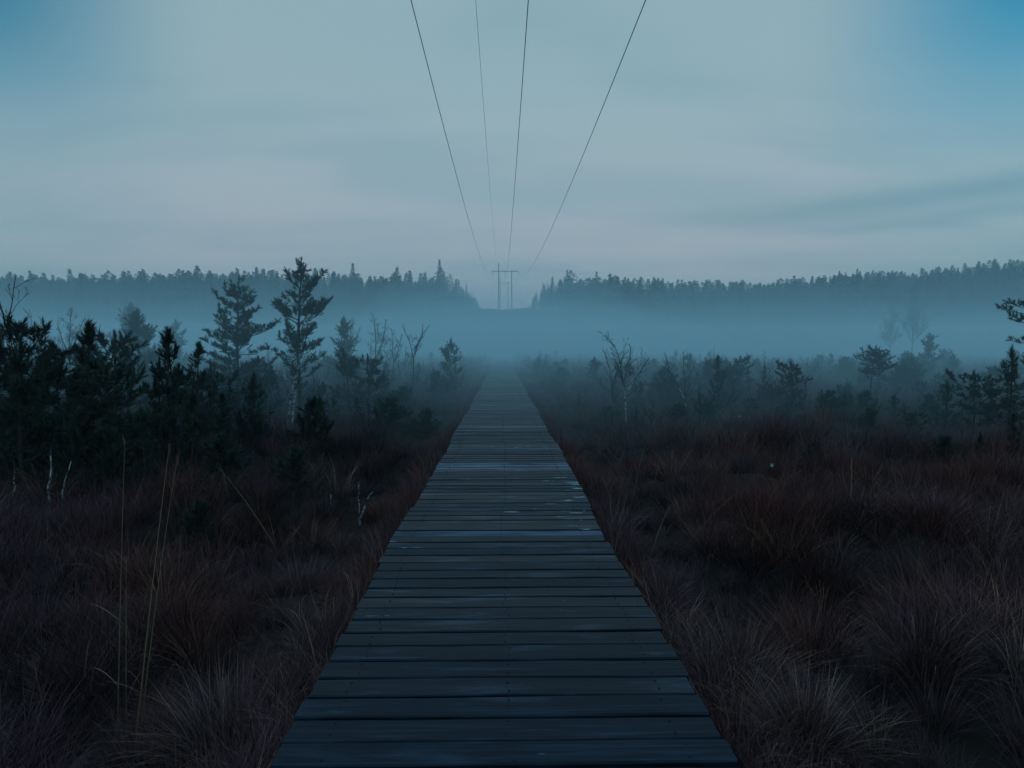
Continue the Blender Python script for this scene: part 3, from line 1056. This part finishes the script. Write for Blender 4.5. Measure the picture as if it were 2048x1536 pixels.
young(395, 1010, 6.2, 'd', 'green dwarf pine low in the sedge right of the reed stalks', 'low dwarf pines in the sedge', 0.9)
young(590, 905, 7.8, 'd', 'dwarf pine bush in brown sedge below the white birch', 'low dwarf pines in the sedge', 1.2)
young(852, 822, 13.0, 'd', 'small green dwarf pine near the left deck edge in mid distance', 'low dwarf pines in the sedge', 1.2)
young(700, 702, 17, 'y', 'young pine right of the tallest pine, its tip over the mist', 'young pines right of the tallest pine')
young(738, 716, 16, 'b', 'crooked young pine right of the tallest pine', 'young pines right of the tallest pine')
young(762, 745, 18, 'y', 'low young pine farthest right in the group by the tallest pine', 'young pines right of the tallest pine')
young(690, 646, 26, 'f', 'grey misty pine just right of the tallest pine, behind it', 'misty pines on the left')
young(285, 632, 22, 'f', 'misty rounded pine rising behind the left thicket', 'misty pines on the left')
young(272, 618, 36, 'f', 'fainter pine behind the misty rounded one at left', 'misty pines on the left')
young(360, 648, 38, 'f', 'faint small pine in mist between thicket and second tall pine', 'misty pines on the left')
young(902, 684, 25, 'f', 'dark pointed small pine left of the deck where it fades', 'misty pines on the left', 0.8)
young(868, 755, 21, 'y', 'short pine below the dark pointed one left of the deck', 'misty pines on the left')
young(822, 772, 19, 'y', 'short bushy pine left of the deck in mid distance', 'misty pines on the left')
young(785, 785, 17, 'd', 'low pine bush between sedge and birches left of the deck', 'misty pines on the left', 1.4)

G_R = 'small pines scattered over the right bog'
young(1440, 714, 17, 'y', 'bushy dark pine, left one of the pair right of the bare birches', G_R, 0.9)
young(1478, 716, 21, 'b', 'round topped pine, right one of the pair right of the bare birches', G_R)
young(1530, 730, 19, 'y', 'slim little pine between the pine pair and the forked one', G_R, 0.6)
young(1592, 728, 16, 'b', 'forked dark pine left of the flat topped pine', G_R)
young(1900, 765, 13.5, 'y', 'dark young pine below right of the flat topped pine', G_R)
young(1962, 748, 13, 'b', 'spreading pine near the right picture edge, in front of the reaching branches', G_R)
young(2030, 700, 12, 'y', 'dark young pine touching the right picture edge', G_R)
young(1640, 888, 9.5, 'd', 'low dwarf pine bush near the white cotton tuft', G_R, 1.2)
young(1865, 672, 32, 'f', 'faint broad pine in the mist right of the flat topped pine', G_R)
young(1280, 765, 19, 'y', 'small pine behind the bare birch on the right', G_R)
young(1220, 815, 15, 'd', 'low green pine bush at the foot of the bare birch', G_R, 1.2)
RIGHT = ((1330, 764, 20, 'b'), (1510, 797, 15, 'b'), (1560, 813, 13.5, 'y'), (1650, 792, 14.5, 'y'), (1700, 801, 15, 'b'), (1800, 793, 14, 'y'), (1840, 826, 12, 'b'),
                      (1420, 808, 15, 'd'), (1905, 884, 9.5, 'd'), (1980, 866, 10, 'y'), (2045, 830, 10, 'y'), (1750, 824, 12.5, 'd'), (1610, 831, 12.5, 'b'), (1465, 786, 18, 'b'), (1370, 803, 17, 'd'), (1550, 777, 19, 'b'), (1690, 770, 19, 'b'), (1770, 761, 22, 'y'), (1850, 764, 20, 'b'))
LAB = ranked(RIGHT, ((0, 800, 'upper'), (800, 2000, 'lower')), '%s small dark pine from the left in the %s scatter on the right bog')
for row_ in RIGHT:
    px, top, d, k = row_
    young(px, top, d, k, LAB[row_], G_R)
for i in range(64):
    d = rt.uniform(27, 88)
    lim = d * 0.82
    x = rt.uniform(-lim, lim)
    if abs(x) < 2.2 + rt.random() * 2:
        x = math.copysign(2.5 + rt.random() * 3, x)
    H = rt.uniform(0.7, 1.7) * (1.0 + 0.4 * (abs(x) > 12 and x < 0))
    if x > 0 and x < d * 0.13 and d < 45:
        H *= 0.5
    plant_tree('bog_pine', FP[rt.randrange(3)], x, d, 'faint %s grey pine in the mist %s of the deck, %s' % ('tall' if H > 1.45 else 'short', 'left' if x < 0 else 'right', 'among the nearer faint ones' if d < 55 else 'almost dissolved'), 'pine tree', 'faint pines in the mist', H / 2.4, rt.random() * 6.28, rt.uniform(0.9, 1.3))


# ------------------------------------------------------------------ bare birches
def birch(seed, stems, levels=3, spread=0.6, twig=1.0, white_to=0.62, fine=0.0042, r0=None, density=1.0):
    """stems: list of polylines (local coords). returns trunk mesh, twig mesh"""
    r = random.Random(seed)
    wood, tw = Geo(), Geo()

    def grow(p, d, L, rad, lev):
        m = 5
        pts = [np.array(p)]
        dd = np.array(d, dtype=float)
        for i in range(m):
            dd = dd + np.array([r.gauss(0, 0.16), r.gauss(0, 0.16), 0.07])
            dd /= np.linalg.norm(dd)
            pts.append(pts[-1] + dd * L / m)
        pts = np.array(pts)
        t = np.linspace(0, 1, m + 1)
        tw.tube(pts, np.maximum(rad * (1 - 0.75 * t), fine * 0.5), 4 if lev == 0 else 3, False)
        if lev < levels - 1:
            n = max(2, int((L * 7 + 1.5) * density)) if lev < levels - 2 else max(2, int((L * 12 + 1) * density))
            n = min(n, 9)
            for k in range(n):
                s = r.uniform(0.22, 0.98)
                q = np.array([np.interp(s, t, pts[:, c]) for c in range(3)])
                ax = pts[min(int(s * m) + 1, m)] - pts[int(min(s, 0.999) * m)]
                ax /= np.linalg.norm(ax) + 1e-9
                rv = np.array([r.gauss(0, 1), r.gauss(0, 1), r.gauss(0, 0.5)])
                rv -= ax * (rv @ ax)
                rv /= np.linalg.norm(rv) + 1e-9
                a = r.uniform(0.45, 0.9) * spread / 0.6
                grow(q, ax * math.cos(a) + rv * math.sin(a) + np.array([0, 0, 0.12]), L * r.uniform(0.32, 0.6) * (1.15 - 0.5 * s), max(rad * 0.5 * (1 - 0.5 * s), fine * 0.6), lev + 1)

    for st in stems:
        st = np.array(st, dtype=float)
        seg = np.linalg.norm(np.diff(st, axis=0), axis=1)
        cum = np.concatenate([[0], np.cumsum(seg)])
        H = cum[-1]
        t = np.linspace(0, 1, 16)
        pts = np.stack([np.interp(t * H, cum, st[:, c]) for c in range(3)], -1)
        pts[1:-1] = (pts[:-2] + 2 * pts[1:-1] + pts[2:]) / 4
        pts += np.array([[r.gauss(0, 0.006), r.gauss(0, 0.006), 0] for _ in range(16)])
        rr = (r0 or 0.010 + 0.008 * H) * (1 - 0.80 * t)
        kcut = int(white_to * 15)
        wood.tube(pts[:kcut + 1], rr[:kcut + 1], 6, False)
        tw.tube(pts[kcut:], rr[kcut:], 5)
        nb = int(H * 6.5 * twig)
        for k in range(nb):
            s = 0.30 + 0.68 * (k + r.random()) / nb
            q = np.array([np.interp(s, t, pts[:, c]) for c in range(3)])
            ax = pts[min(int(s * 15) + 1, 15)] - pts[int(s * 15)]
            ax /= np.linalg.norm(ax) + 1e-9
            az = r.random() * 6.28
            rv = np.array([math.cos(az), math.sin(az), 0.0])
            a = r.uniform(0.5, 0.95) * spread / 0.6
            L = H * 0.36 * (1.18 - s) * r.uniform(0.6, 1.15)
            grow(q, ax * math.cos(a) + rv * math.sin(a), L, max(0.0035 + 0.006 * L, fine), 0)
    return wood.mesh('birch_trunk', [M_BIRCH]), tw.mesh('birch_twigs', [M_TWIG])


def birch_px(seed, stems_px, d, label, group, name='bare_birch', root=None, **kw):
    """stems given as (photo column, photo row) measured at distance d"""
    px0, row0 = stems_px[0][0]
    x = px_x(px0, d)
    z = z_at(x, d) - 0.04
    rr = random.Random(seed)
    stems = []
    for st in stems_px:
        pts = []
        yo = 0.0
        for i, (px, row) in enumerate(st):
            zz = EYE + (697.0 - row) / F * d - z
            if i == 0 and row > row0 - 12:
                zz = 0.0
            pts.append((px_x(px, d) - x, yo, zz))
            yo += rr.uniform(-0.06, 0.06)
        stems.append(pts)
    return plant_tree(name, birch(seed, stems, **kw), x, d, label, 'birch tree', group)


G_B = 'bare birches on the bog'
birch_px(1, [[(576, 856), (580, 820), (586, 780), (598, 735), (608, 700), (622, 660)], [(582, 856), (588, 800), (592, 765), (600, 735), (606, 690), (600, 640)]], 13.0,
         'leaning birch with two bright white stems crossing in front of the tallest pine', G_B, white_to=0.80, twig=0.5, r0=0.031)
birch_px(2, [[(1253, 852), (1254, 800), (1247, 755), (1242, 730), (1236, 700), (1208, 672)], [(1246, 780), (1250, 745), (1262, 712), (1260, 690)], [(1250, 790), (1262, 775), (1282, 745), (1300, 715)]], 15.2,
         'bare birch with white foot and fan of dark twigs right of the deck', G_B, white_to=0.5, r0=0.020, twig=1.7, levels=4, density=1.2, fine=0.0038)
birch_px(3, [[(1229, 856), (1226, 800), (1222, 750), (1212, 715), (1204, 700)]], 15.0, 'slender birch directly left of the fan shaped bare birch', G_B, white_to=0.35, r0=0.014, twig=1.4, fine=0.0038)
birch_px(4, [[(1379, 842), (1372, 800), (1367, 745), (1366, 702)], [(1372, 800), (1352, 765), (1335, 735), (1330, 705)]], 17.0, 'two stemmed bare birch between the fan shaped birch and the pines', G_B, white_to=0.3, r0=0.018, twig=1.5, fine=0.004)
birch_px(5, [[(32, 790), (31, 700), (30, 640), (36, 590), (37, 556)], [(31, 700), (22, 650), (10, 580)]], 10.0, 'bare dark birch with sparse twigs at the left picture edge', G_B, white_to=0.25, r0=0.022, twig=0.55)
birch_px(6, [[(60, 800), (65, 720), (70, 650), (72, 630)]], 10.5, 'thin bare sapling just right of the birch at the left picture edge', G_B, white_to=0.2, r0=0.014, twig=0.5)
birch_px(7, [[(752, 790), (752, 740), (754, 690), (750, 632)], [(753, 720), (768, 680), (775, 640)]], 25.0, 'misty birch with a white trunk left of the wide forked one', G_B, white_to=0.5, r0=0.035, twig=1.0, fine=0.006)
birch_px(8, [[(826, 790), (828, 720), (822, 690), (806, 652)], [(828, 715), (840, 680), (860, 652)], [(828, 700), (846, 676), (846, 650)]], 24.0, 'wide forked bare birch in the mist left of the deck', G_B, white_to=0.1, r0=0.035, twig=0.45, fine=0.007)
birch_px(9, [[(150, 800), (150, 700), (154, 655), (158, 617)], [(150, 720), (138, 680), (130, 645)], [(152, 710), (172, 660), (182, 640)]], 23.0, 'rounded bare birch in the mist behind the left thicket', G_B, white_to=0.1, r0=0.03, twig=1.3, fine=0.006, levels=4)
birch_px(10, [[(190, 800), (186, 700), (188, 640)], [(188, 720), (205, 680), (212, 650)]], 24.0, 'smaller bare birch touching the rounded misty one at left', G_B, white_to=0.1, r0=0.026, twig=1.1, fine=0.006)
birch_px(11, [[(1830, 760), (1831, 690), (1832, 640), (1829, 580)]], 56.0, 'tall thin faint birch in the mist on the far right', G_B, white_to=0.1, r0=0.05, twig=1.4, fine=0.010, spread=0.42)
birch_px(12, [[(1787, 760), (1787, 690), (1788, 614)]], 60.0, 'faint bare birch left of the tall thin misty one', G_B, white_to=0.1, r0=0.04, twig=1.6, fine=0.010, spread=0.5)
birch_px(13, [[(695, 780), (700, 700), (705, 640)], [(700, 720), (716, 680), (722, 655)]], 30.0, 'faint bare birch behind the grey misty pine on the left', G_B, white_to=0.1, r0=0.03, twig=1.2, fine=0.007)
birch_px(14, [[(785, 780), (788, 720), (785, 660)], [(788, 730), (800, 690), (805, 668)]], 28.0, 'bare birch between the white trunked and the wide forked misty ones', G_B, white_to=0.15, r0=0.03, twig=1.1, fine=0.007)
# white stemmed saplings
G_S = 'white stemmed birch saplings in the sedge'
birch_px(20, [[(97, 1024), (90, 985), (95, 940), (92, 905), (98, 860)]], 7.3, 'brightest white birch sapling stem at the left edge of the sedge', G_S, name='birch_sapling', white_to=0.75, r0=0.014, twig=0.6)
birch_px(21, [[(124, 1020), (128, 990), (136, 950), (144, 925), (150, 890)]], 7.5, 'white birch sapling stem leaning right beside the brightest one', G_S, name='birch_sapling', white_to=0.75, r0=0.012, twig=0.6)
birch_px(22, [[(23, 1010), (25, 970), (30, 935), (33, 900)]], 7.6, 'dim white sapling stem closest to the left picture edge', G_S, name='birch_sapling', white_to=0.7, r0=0.013, twig=0.6)
birch_px(23, [[(714, 1033), (728, 1008), (748, 985), (775, 958)]], 7.0, 'bright white birch stick leaning right, left of the deck', G_S, name='birch_sapling', white_to=0.6, r0=0.015, twig=0.7)
birch_px(24, [[(713, 1030), (715, 990), (717, 955), (712, 920)]], 7.1, 'upright thin white sapling behind the leaning birch stick', G_S, name='birch_sapling', white_to=0.6, r0=0.008, twig=0.9)
birch_px(25, [[(660, 1025), (656, 980), (640, 930), (622, 890)]], 7.4, 'dark bare sapling with forked twigs left of the leaning birch stick', G_S, name='birch_sapling', white_to=0.2, r0=0.008, twig=1.0)
birch_px(26, [[(632, 850), (628, 833), (626, 800), (630, 760)]], 14.0, 'thin sapling with white foot right of the crossing birch stems', G_S, name='birch_sapling', white_to=0.35, r0=0.016, twig=0.6)
birch_px(27, [[(389, 840), (390, 820), (388, 780), (392, 740)]], 12.0, 'thin sapling with pale foot in front of the dark thicket', G_S, name='birch_sapling', white_to=0.35, r0=0.012, twig=0.6)
FB = [birch(600 + i, [[(0, 0, 0), (0.05, 0, 0.8), (-0.05 + 0.1 * i, 0.05, 1.9)], [(0, 0, 0.2), (0.25, 0.1, 0.9), (0.5, 0.1, 1.6)], [(0, 0, 0.15), (-0.3, 0, 0.9), (-0.45, 0.1, 1.5)]], white_to=0.12, r0=0.022, twig=1.2, fine=0.008) for i in range(3)]
for i in range(46):
    d = rt.uniform(20, 80)
    sgn = -1 if rt.random() < 0.6 else 1
    x = sgn * (rt.uniform(1.9, 4.5) if i < 24 else rt.uniform(4, d * 0.6))
    if sgn > 0 and d < 34:
        d += 16
    H = rt.uniform(0.8, 1.5) if abs(x) < 4.5 else rt.uniform(1.0, 2.4)
    plant_tree('birch_bush', FB[i % 3], x, d, 'faint leafless birch bush %s the deck on the %s, %s' % ('close to' if abs(x) < 4.5 else 'away from', 'left' if x < 0 else 'right', 'thinly misted' if d < 50 else 'almost dissolved'), 'birch bush', 'faint birch bushes in the mist', H / 1.9, rt.random() * 6.28)


# continuous low scrub between the sedge and the mist
SB = [birch(640 + i, [[(0, 0, 0), (0.04, 0, 0.45), (-0.04 + 0.06 * i, 0.05, 1.0)], [(0, 0, 0.05), (0.22, 0.1, 0.5), (0.36, 0.12, 0.85)], [(0, 0, 0.05), (-0.2, -0.05, 0.5), (-0.33, 0.05, 0.8)], [(0, 0, 0.03), (0.05, 0.2, 0.5), (0.1, 0.32, 0.8)]],
            white_to=0.10, r0=0.009, twig=2.2, fine=0.0042, density=1.2) for i in range(4)]
for i in range(180):
    left = i < 80
    d = rt.uniform(8.5, 30) if left else rt.uniform(13, 42)
    x = (-rt.uniform(1.7, d * 0.84)) if left else rt.uniform(1.8, d * 0.84)
    H = rt.uniform(0.55, 1.15) * (0.75 + d / 45.0)
    if not left and x < d * 0.16 and d < 30:
        H *= 0.6
    lab = 'low twiggy leafless bush in the scrub %s, %s' % ('left of the deck' if left else 'right of the deck', 'nearest ones' if d < 16 else ('middle distance' if d < 26 else 'fading in mist'))
    plant_tree('twiggy_bush', SB[i % 4], x, d, lab, 'bush', 'twiggy bushes in the scrub', H, rt.random() * 6.28, rt.uniform(1.0, 1.5))
for i in range(112):
    left = i < 50
    d = rt.uniform(10, 34) if left else rt.uniform(14, 44)
    x = (-rt.uniform(2.2, d * 0.84)) if left else rt.uniform(2.6, d * 0.84)
    H = rt.uniform(0.45, 1.0) * (0.8 + d / 50.0)
    if not left and x < d * 0.2:
        H *= 0.6
    lab = 'knee high dwarf pine in the scrub %s, %s' % ('left of the deck' if left else 'right of the deck', 'nearest ones' if d < 18 else ('middle distance' if d < 28 else 'fading in mist'))
    plant_tree('dwarf_pine', DP[i % 3], x, d, lab, 'pine tree', 'dwarf pines in the scrub', H / 0.8, rt.random() * 6.28, rt.uniform(0.9, 1.3))


# ------------------------------------------------------------------ forest on the slopes
def conifer(seed, H, wid, shape, n):
    r = np.random.default_rng(seed)
    wood, leaf = Geo(), Geo()
    t = np.linspace(0, 1, 7)
    wood.tube(np.stack([0.1 * np.sin(t * 3), 0 * t, H * t], -1), (0.02 * H * 0.6) * (1 - 0.9 * t), 6)
    start = {'spruce': 0.10, 'pine': 0.45, 'round': 0.3}[shape]
    fr = start + (1 - start) * r.uniform(0, 1, n) ** 1.0
    if shape == 'spruce':
        rad = wid * (1 - (fr - start) / (1 - start)) ** 0.9 + 0.04
    elif shape == 'pine':
        q = (fr - start) / (1 - start)
        rad = wid * np.sqrt(np.clip(1 - (2 * q - 0.85) ** 2 * 0.75, 0.02, 1)) * (1 - q ** 6)
    else:
        q = (fr - start) / (1 - start)
        rad = wid * np.sqrt(np.clip(1 - (2 * q - 1) ** 2, 0.02, 1))
    az = r.uniform(0, 2 * math.pi, n)
    whorl = 0.72 + 0.22 * np.sin(fr * H * 5.2 + seed) + 0.26 * np.sin(az * 2 + fr * 11 + seed) * np.sin(az * 3 - fr * 17 + 2 * seed)
    rr = rad * whorl * np.sqrt(r.uniform(0.12, 1, n))
    p = np.stack([rr * np.cos(az), rr * np.sin(az), fr * H], -1)
    sz = r.uniform(0.28, 0.62, n) * (0.42 + 0.65 * (1 - fr)) * (H / 15)
    out = np.stack([np.cos(az), np.sin(az), np.where(r.uniform(0, 1, n) < 0.5, -0.45, 0.3)], -1)
    out /= np.linalg.norm(out, axis=1)[:, None]
    s = np.stack([-np.sin(az), np.cos(az), r.normal(0, 0.5, n)], -1)
    v = np.stack([p - s * sz[:, None] * 0.45, p + s * sz[:, None] * 0.45, p + out * sz[:, None] * 1.3], 1)
    leaf.add(v.reshape(-1, 3), np.arange(3 * n).reshape(-1, 3))
    # tip
    return wood.mesh('forest_trunk', [M_BARK]), leaf.mesh('forest_crown', [M_SPRUCE])


CON = [conifer(1, 15, 2.4, 'spruce', 1300), conifer(2, 15, 1.8, 'spruce', 1100), conifer(3, 15, 3.0, 'spruce', 1500), conifer(4, 15, 2.8, 'pine', 1000), conifer(5, 15, 3.2, 'round', 1100), conifer(6, 15, 2.2, 'pine', 900), conifer(7, 15, 2.1, 'spruce', 1200)]
rf = random.Random(909)


def forest_h(x, y):
    """wanted stand height along the slopes"""
    ang = x / y
    h = float(np.interp(ang, [-0.85, -0.3, -0.1, 0.05, 0.17, 0.27, 0.36, 0.5, 0.85], [15.4, 15.0, 15.6, 15.4, 15.4, 12.6, 12.4, 13.6, 14.0]))
    return h


LBL = {('L', 0): 'dark conifer in the misty forest on the left slope', ('R', 0): 'dark conifer in the misty forest on the right slope',
       ('L', 1): 'conifer along the left side of the power line clearing', ('R', 1): 'conifer along the right side of the power line clearing'}
spots = []
# front rows of both slopes: single trees
for row in range(3):
    yb = (132, 150, 172)[row]
    step_ = (3.9, 4.6, 5.4)[row]
    x = -0.84 * yb
    while x < 0.84 * yb:
        yy = yb + rf.uniform(-6, 6) + 18 * min(1, max(0, (x - 20) / 50.0))
        xx = x + rf.uniform(-1.4, 1.4) + 1.0
        if abs(xx - 1.0) > 19.5 + rf.uniform(-1.5, 2.5):
            spots.append((xx, yy, 0))
        x += step_
# edges of the clearing, receding
for sgn in (-1, 1):
    y = 190
    while y < 560:
        xx = 1.0 + sgn * (20 + rf.uniform(-1.5, 3))
        spots.append((xx, y, 1))
        y += rf.uniform(7, 11)
print('forest singles', len(spots))
FILL = Geo()
for xx, yy, edge in spots[:300]:
    k = rf.choices(range(7), (7, 6, 5, 1, 1, 1, 7))[0]
    H = forest_h(xx, yy) * rf.uniform(0.80, 1.10) * (max(0.42, 0.98 - (yy - 190) / 560.0) if edge else 1.0)
    if rf.random() < 0.10:
        H *= 1.16
    plant_tree('forest_conifer', CON[k], xx, yy, LBL[('L' if xx < 0 else 'R', edge)], 'conifer', 'conifers of the misty forest', H / 15.0, rf.random() * 6.28, rf.uniform(1.05, 1.55))
# everything behind reads as one wood
fp_, fr_, fs_, fi_ = [], [], [], []
for i in range(2300):
    yy = rf.uniform(176, 430)
    xx = rf.uniform(-0.86, 0.86) * yy
    if abs(xx - 1.0) < 23:
        continue
    H = forest_h(xx, yy) * rf.uniform(0.72, 0.95) / 15.0 * max(0.6, 1.0 - max(0, yy - 220) / 500.0 * (abs(xx) < 90))
    fp_.append((xx, yy, z_at(xx, yy) - 0.1))
    fr_.append((0, 0, rf.random() * 6.28))
    fs_.append((H * 1.5, H * 1.5, H))
    fi_.append(rf.choice((0, 2, 2, 0, 3, 5, 6, 1)))
# low growth closing the forest edge
for i in range(420):
    yy = rf.uniform(124, 140)
    xx = rf.uniform(-0.86, 0.86) * yy
    if abs(xx - 1.0) < 17:
        continue
    H = rf.uniform(3, 7.5) / 15.0
    fp_.append((xx, yy + (14 if xx > 40 else 0), z_at(xx, yy + (14 if xx > 40 else 0)) - 0.1))
    fr_.append((0, 0, rf.random() * 6.28))
    fs_.append((H * 1.6, H * 1.6, H))
    fi_.append(rf.randrange(7))
joined = []
for (w_, l_) in CON:
    lv = np.empty(len(l_.vertices) * 3, dtype=np.float32)
    l_.vertices.foreach_get('co', lv)
    lv = lv.reshape(-1, 3)
    keep = np.arange(len(lv) // 3)[::2]
    sel = lv.reshape(-1, 3, 3)[keep]
    c0 = sel[:, :1]
    sel = c0 + (sel - c0) * 1.7
    joined.append(mesh_np('wood_tree', sel.reshape(-1, 3), np.arange(len(sel) * 3).reshape(-1, 3), [M_SPRUCE]))
scatter('distant_forest', joined, fp_, fr_, fs_, fi_, 'far wood on the slopes reading as one dark mass in mist', 'forest', [M_SPRUCE])


# ------------------------------------------------------------------ power line
LX = 1.07                                     # line axis beside the boardwalk


def pole_frame(y, label, arm_z, top_z, half=4.9, gap=2.45):
    x0, x1 = LX - gap, LX + gap
    zb = z_at(LX, y)
    o = link('power_pole', None, None, (LX, y, zb))
    for sx, tz in ((-gap, top_z), (gap, arm_z + 0.35)):
        gg = Geo()
        b = z_at(LX + sx, y) - 0.6 - zb
        gg.tube([(sx, 0, b), (sx, 0, (tz - zb) * 0.5), (sx, 0, tz - zb)], [0.22, 0.19, 0.14], 10)
        link('pole', gg.mesh('pole', [M_POLE]), o)
    ga = Geo()
    za = arm_z - zb
    vv = [(sx * half, sy * 0.09 + 0.30, za + sz * 0.12) for sz in (-1, 1) for sx, sy in ((-1, -1), (1, -1), (1, 1), (-1, 1))]
    ga.add(vv, [(0, 1, 5), (0, 5, 4), (1, 2, 6), (1, 6, 5), (2, 3, 7), (2, 7, 6), (3, 0, 4), (3, 4, 7), (4, 5, 6), (4, 6, 7), (0, 2, 1), (0, 3, 2)])
    arm = link('crossarm', ga.mesh('crossarm', [M_STEEL]), o)
    for wx in (-4.8, 0, 4.8):
        gi = Geo()
        zs = np.linspace(za - 0.12, za - 1.05, 13)
        gi.tube(np.stack([0 * zs + wx, 0 * zs + 0.30, zs], -1), [0.03 if i % 2 == 0 else 0.11 for i in range(13)], 8)
        link('insulator', gi.mesh('insulator', [M_INSUL]), arm)
    tag(o, label, 'power pole', 'wooden power poles')
    return zb


ARM1, TOP1 = EYE + 153 / F * 236, EYE + 169 / F * 236
ARM2, TOP2 = EYE + 130 / F * 392, EYE + 138 / F * 392
pole_frame(236.0, 'nearer twin wooden power pole with one crossarm in the forest clearing', ARM1, TOP1)
pole_frame(392.0, 'fainter and smaller twin power pole seen behind the nearer one', ARM2, TOP2)


def wire(x, zmin, ymin, zend, yend, rad, mat, label, x_end=None, zend2=None):
    ys = np.concatenate([np.linspace(-110, 236, 130), np.linspace(236, 392, 30)[1:]])
    z = np.where(ys <= 236, zmin + (zend - zmin) * ((ys - ymin) / (236 - ymin)) ** 2, 0)
    s = (ys - 236) / 156.0
    z2 = zend + (zend2 - zend) * s - 4 * 3.6 * s * (1 - s)
    z = np.where(ys <= 236, z, z2)
    gg = Geo()
    gg.tube(np.stack([0 * ys + x, ys + 0.30, z], -1), 0 * ys + rad, 6)
    o = link('power_line', gg.mesh('power_line', [mat], True))
    tag(o, label, 'power line', 'overhead power lines')


wire(LX - 4.8, 15.6, 48, ARM1 - 1.05, 236, 0.020, M_WIRE, 'leftmost dark overhead wire converging on the distant pole', zend2=ARM2 - 1.05)
wire(LX, 15.6, 48, ARM1 - 1.05, 236, 0.020, M_WIRE, 'middle dark overhead wire, nearly upright in the picture', zend2=ARM2 - 1.05)
wire(LX + 4.8, 15.6, 48, ARM1 - 1.05, 236, 0.020, M_WIRE, 'rightmost dark overhead wire, slanting in from the upper right', zend2=ARM2 - 1.05)
wire(LX - 2.45, 19.3, 62, TOP1, 236, 0.012, M_GWIRE, 'thin pale overhead earth wire left of the middle wire', zend2=TOP2)


# ------------------------------------------------------------------ air
def air_box(name, x0, x1, y0, y1, z0, z1, density, col, label):
    v = [(x, y, z) for z in (z0, z1) for x, y in ((x0, y0), (x1, y0), (x1, y1), (x0, y1))]
    f = [(0, 3, 2, 1), (4, 5, 6, 7), (0, 1, 5, 4), (1, 2, 6, 5), (2, 3, 7, 6), (3, 0, 4, 7)]
    m = bpy.data.materials.new(name + '_air')
    m.use_nodes = True
    t = m.node_tree
    for n in list(t.nodes):
        t.nodes.remove(n)
    pv = N(t, 'ShaderNodeVolumePrincipled')
    pv.inputs['Color'].default_value = col + (1,)
    pv.inputs['Density'].default_value = density
    pv.inputs['Anisotropy'].default_value = 0.0
    out = N(t, 'ShaderNodeOutputMaterial')
    t.links.new(pv.outputs[0], out.inputs['Volume'])
    o = link(name, mesh_np(name, v, f, [m]))
    tag(o, label, 'haze', kind='stuff')
    return o


FOG = (0.80, 0.97, 1.0)
ztop = float(ZZ.max()) + 13.5
air_box('haze', -760, 780, -180, 720, -3.0, ztop, 0.0008, FOG, 'thin blue evening haze filling the whole valley')
air_box('mist_bank', -260, 260, 10.5, 116, -2.0, 5.4, 0.0190, FOG, 'low bank of bluish mist lying over the open bog')


def mist_wisp(x, y, z, rx, ry, rz, density, label):
    nu, nv_ = 28, 14
    v = [(0, 0, -1.0)]
    for i in range(1, nv_):
        a = math.pi * i / nv_ - math.pi / 2
        for j in range(nu):
            b = 2 * math.pi * j / nu
            v.append((math.cos(a) * math.cos(b), math.cos(a) * math.sin(b), math.sin(a)))
    v.append((0, 0, 1.0))
    f = []
    for j in range(nu):
        k2 = (j + 1) % nu
        f.append((0, 1 + k2, 1 + j))
        for i in range(nv_ - 2):
            p, q = 1 + i * nu + j, 1 + i * nu + k2
            f += [(p, q, q + nu), (p, q + nu, p + nu)]
        e = 1 + (nv_ - 2) * nu
        f.append((e + j, e + k2, len(v) - 1))
    v = np.array(v) * np.array([rx, ry, rz])
    m = bpy.data.materials['mist_bank_air'].copy()
    for n in m.node_tree.nodes:
        if n.type == 'PRINCIPLED_VOLUME':
            n.inputs['Density'].default_value = density
    o = link('mist_bank', mesh_np('mist_bank', v, np.array(f), [m]), None, (x, y, z))
    tag(o, label, 'haze', kind='stuff')


mist_wisp(2, 88, 1.5, 30, 22, 7.0, 0.010, 'denser mist pooled in front of the power line clearing')
mist_wisp(0, 100, 2.5, 24, 13, 14.0, 0.014, 'tall veil of mist standing in the power line clearing')
mist_wisp(-48, 92, 1.0, 30, 16, 4.5, 0.008, 'denser strip of mist before the left forest edge')
mist_wisp(-86, 99, 1.5, 34, 13, 9.5, 0.004, 'taller mist drifting along the far left forest edge')
mist_wisp(-30, 101, 2.0, 28, 13, 11.0, 0.005, 'taller mist drifting along the left forest edge near the clearing')
mist_wisp(40, 100, 2.0, 30, 13, 10.0, 0.005, 'taller mist drifting along the right forest edge near the clearing')
mist_wisp(88, 101, 1.5, 36, 12, 7.5, 0.004, 'low mist strip along the far right forest edge')
mist_wisp(26, 64, 0.6, 20, 12, 2.6, 0.012, 'low wisp of mist over the right bog')
mist_wisp(-24, 60, 0.6, 18, 11, 2.2, 0.010, 'low wisp of mist over the left bog')
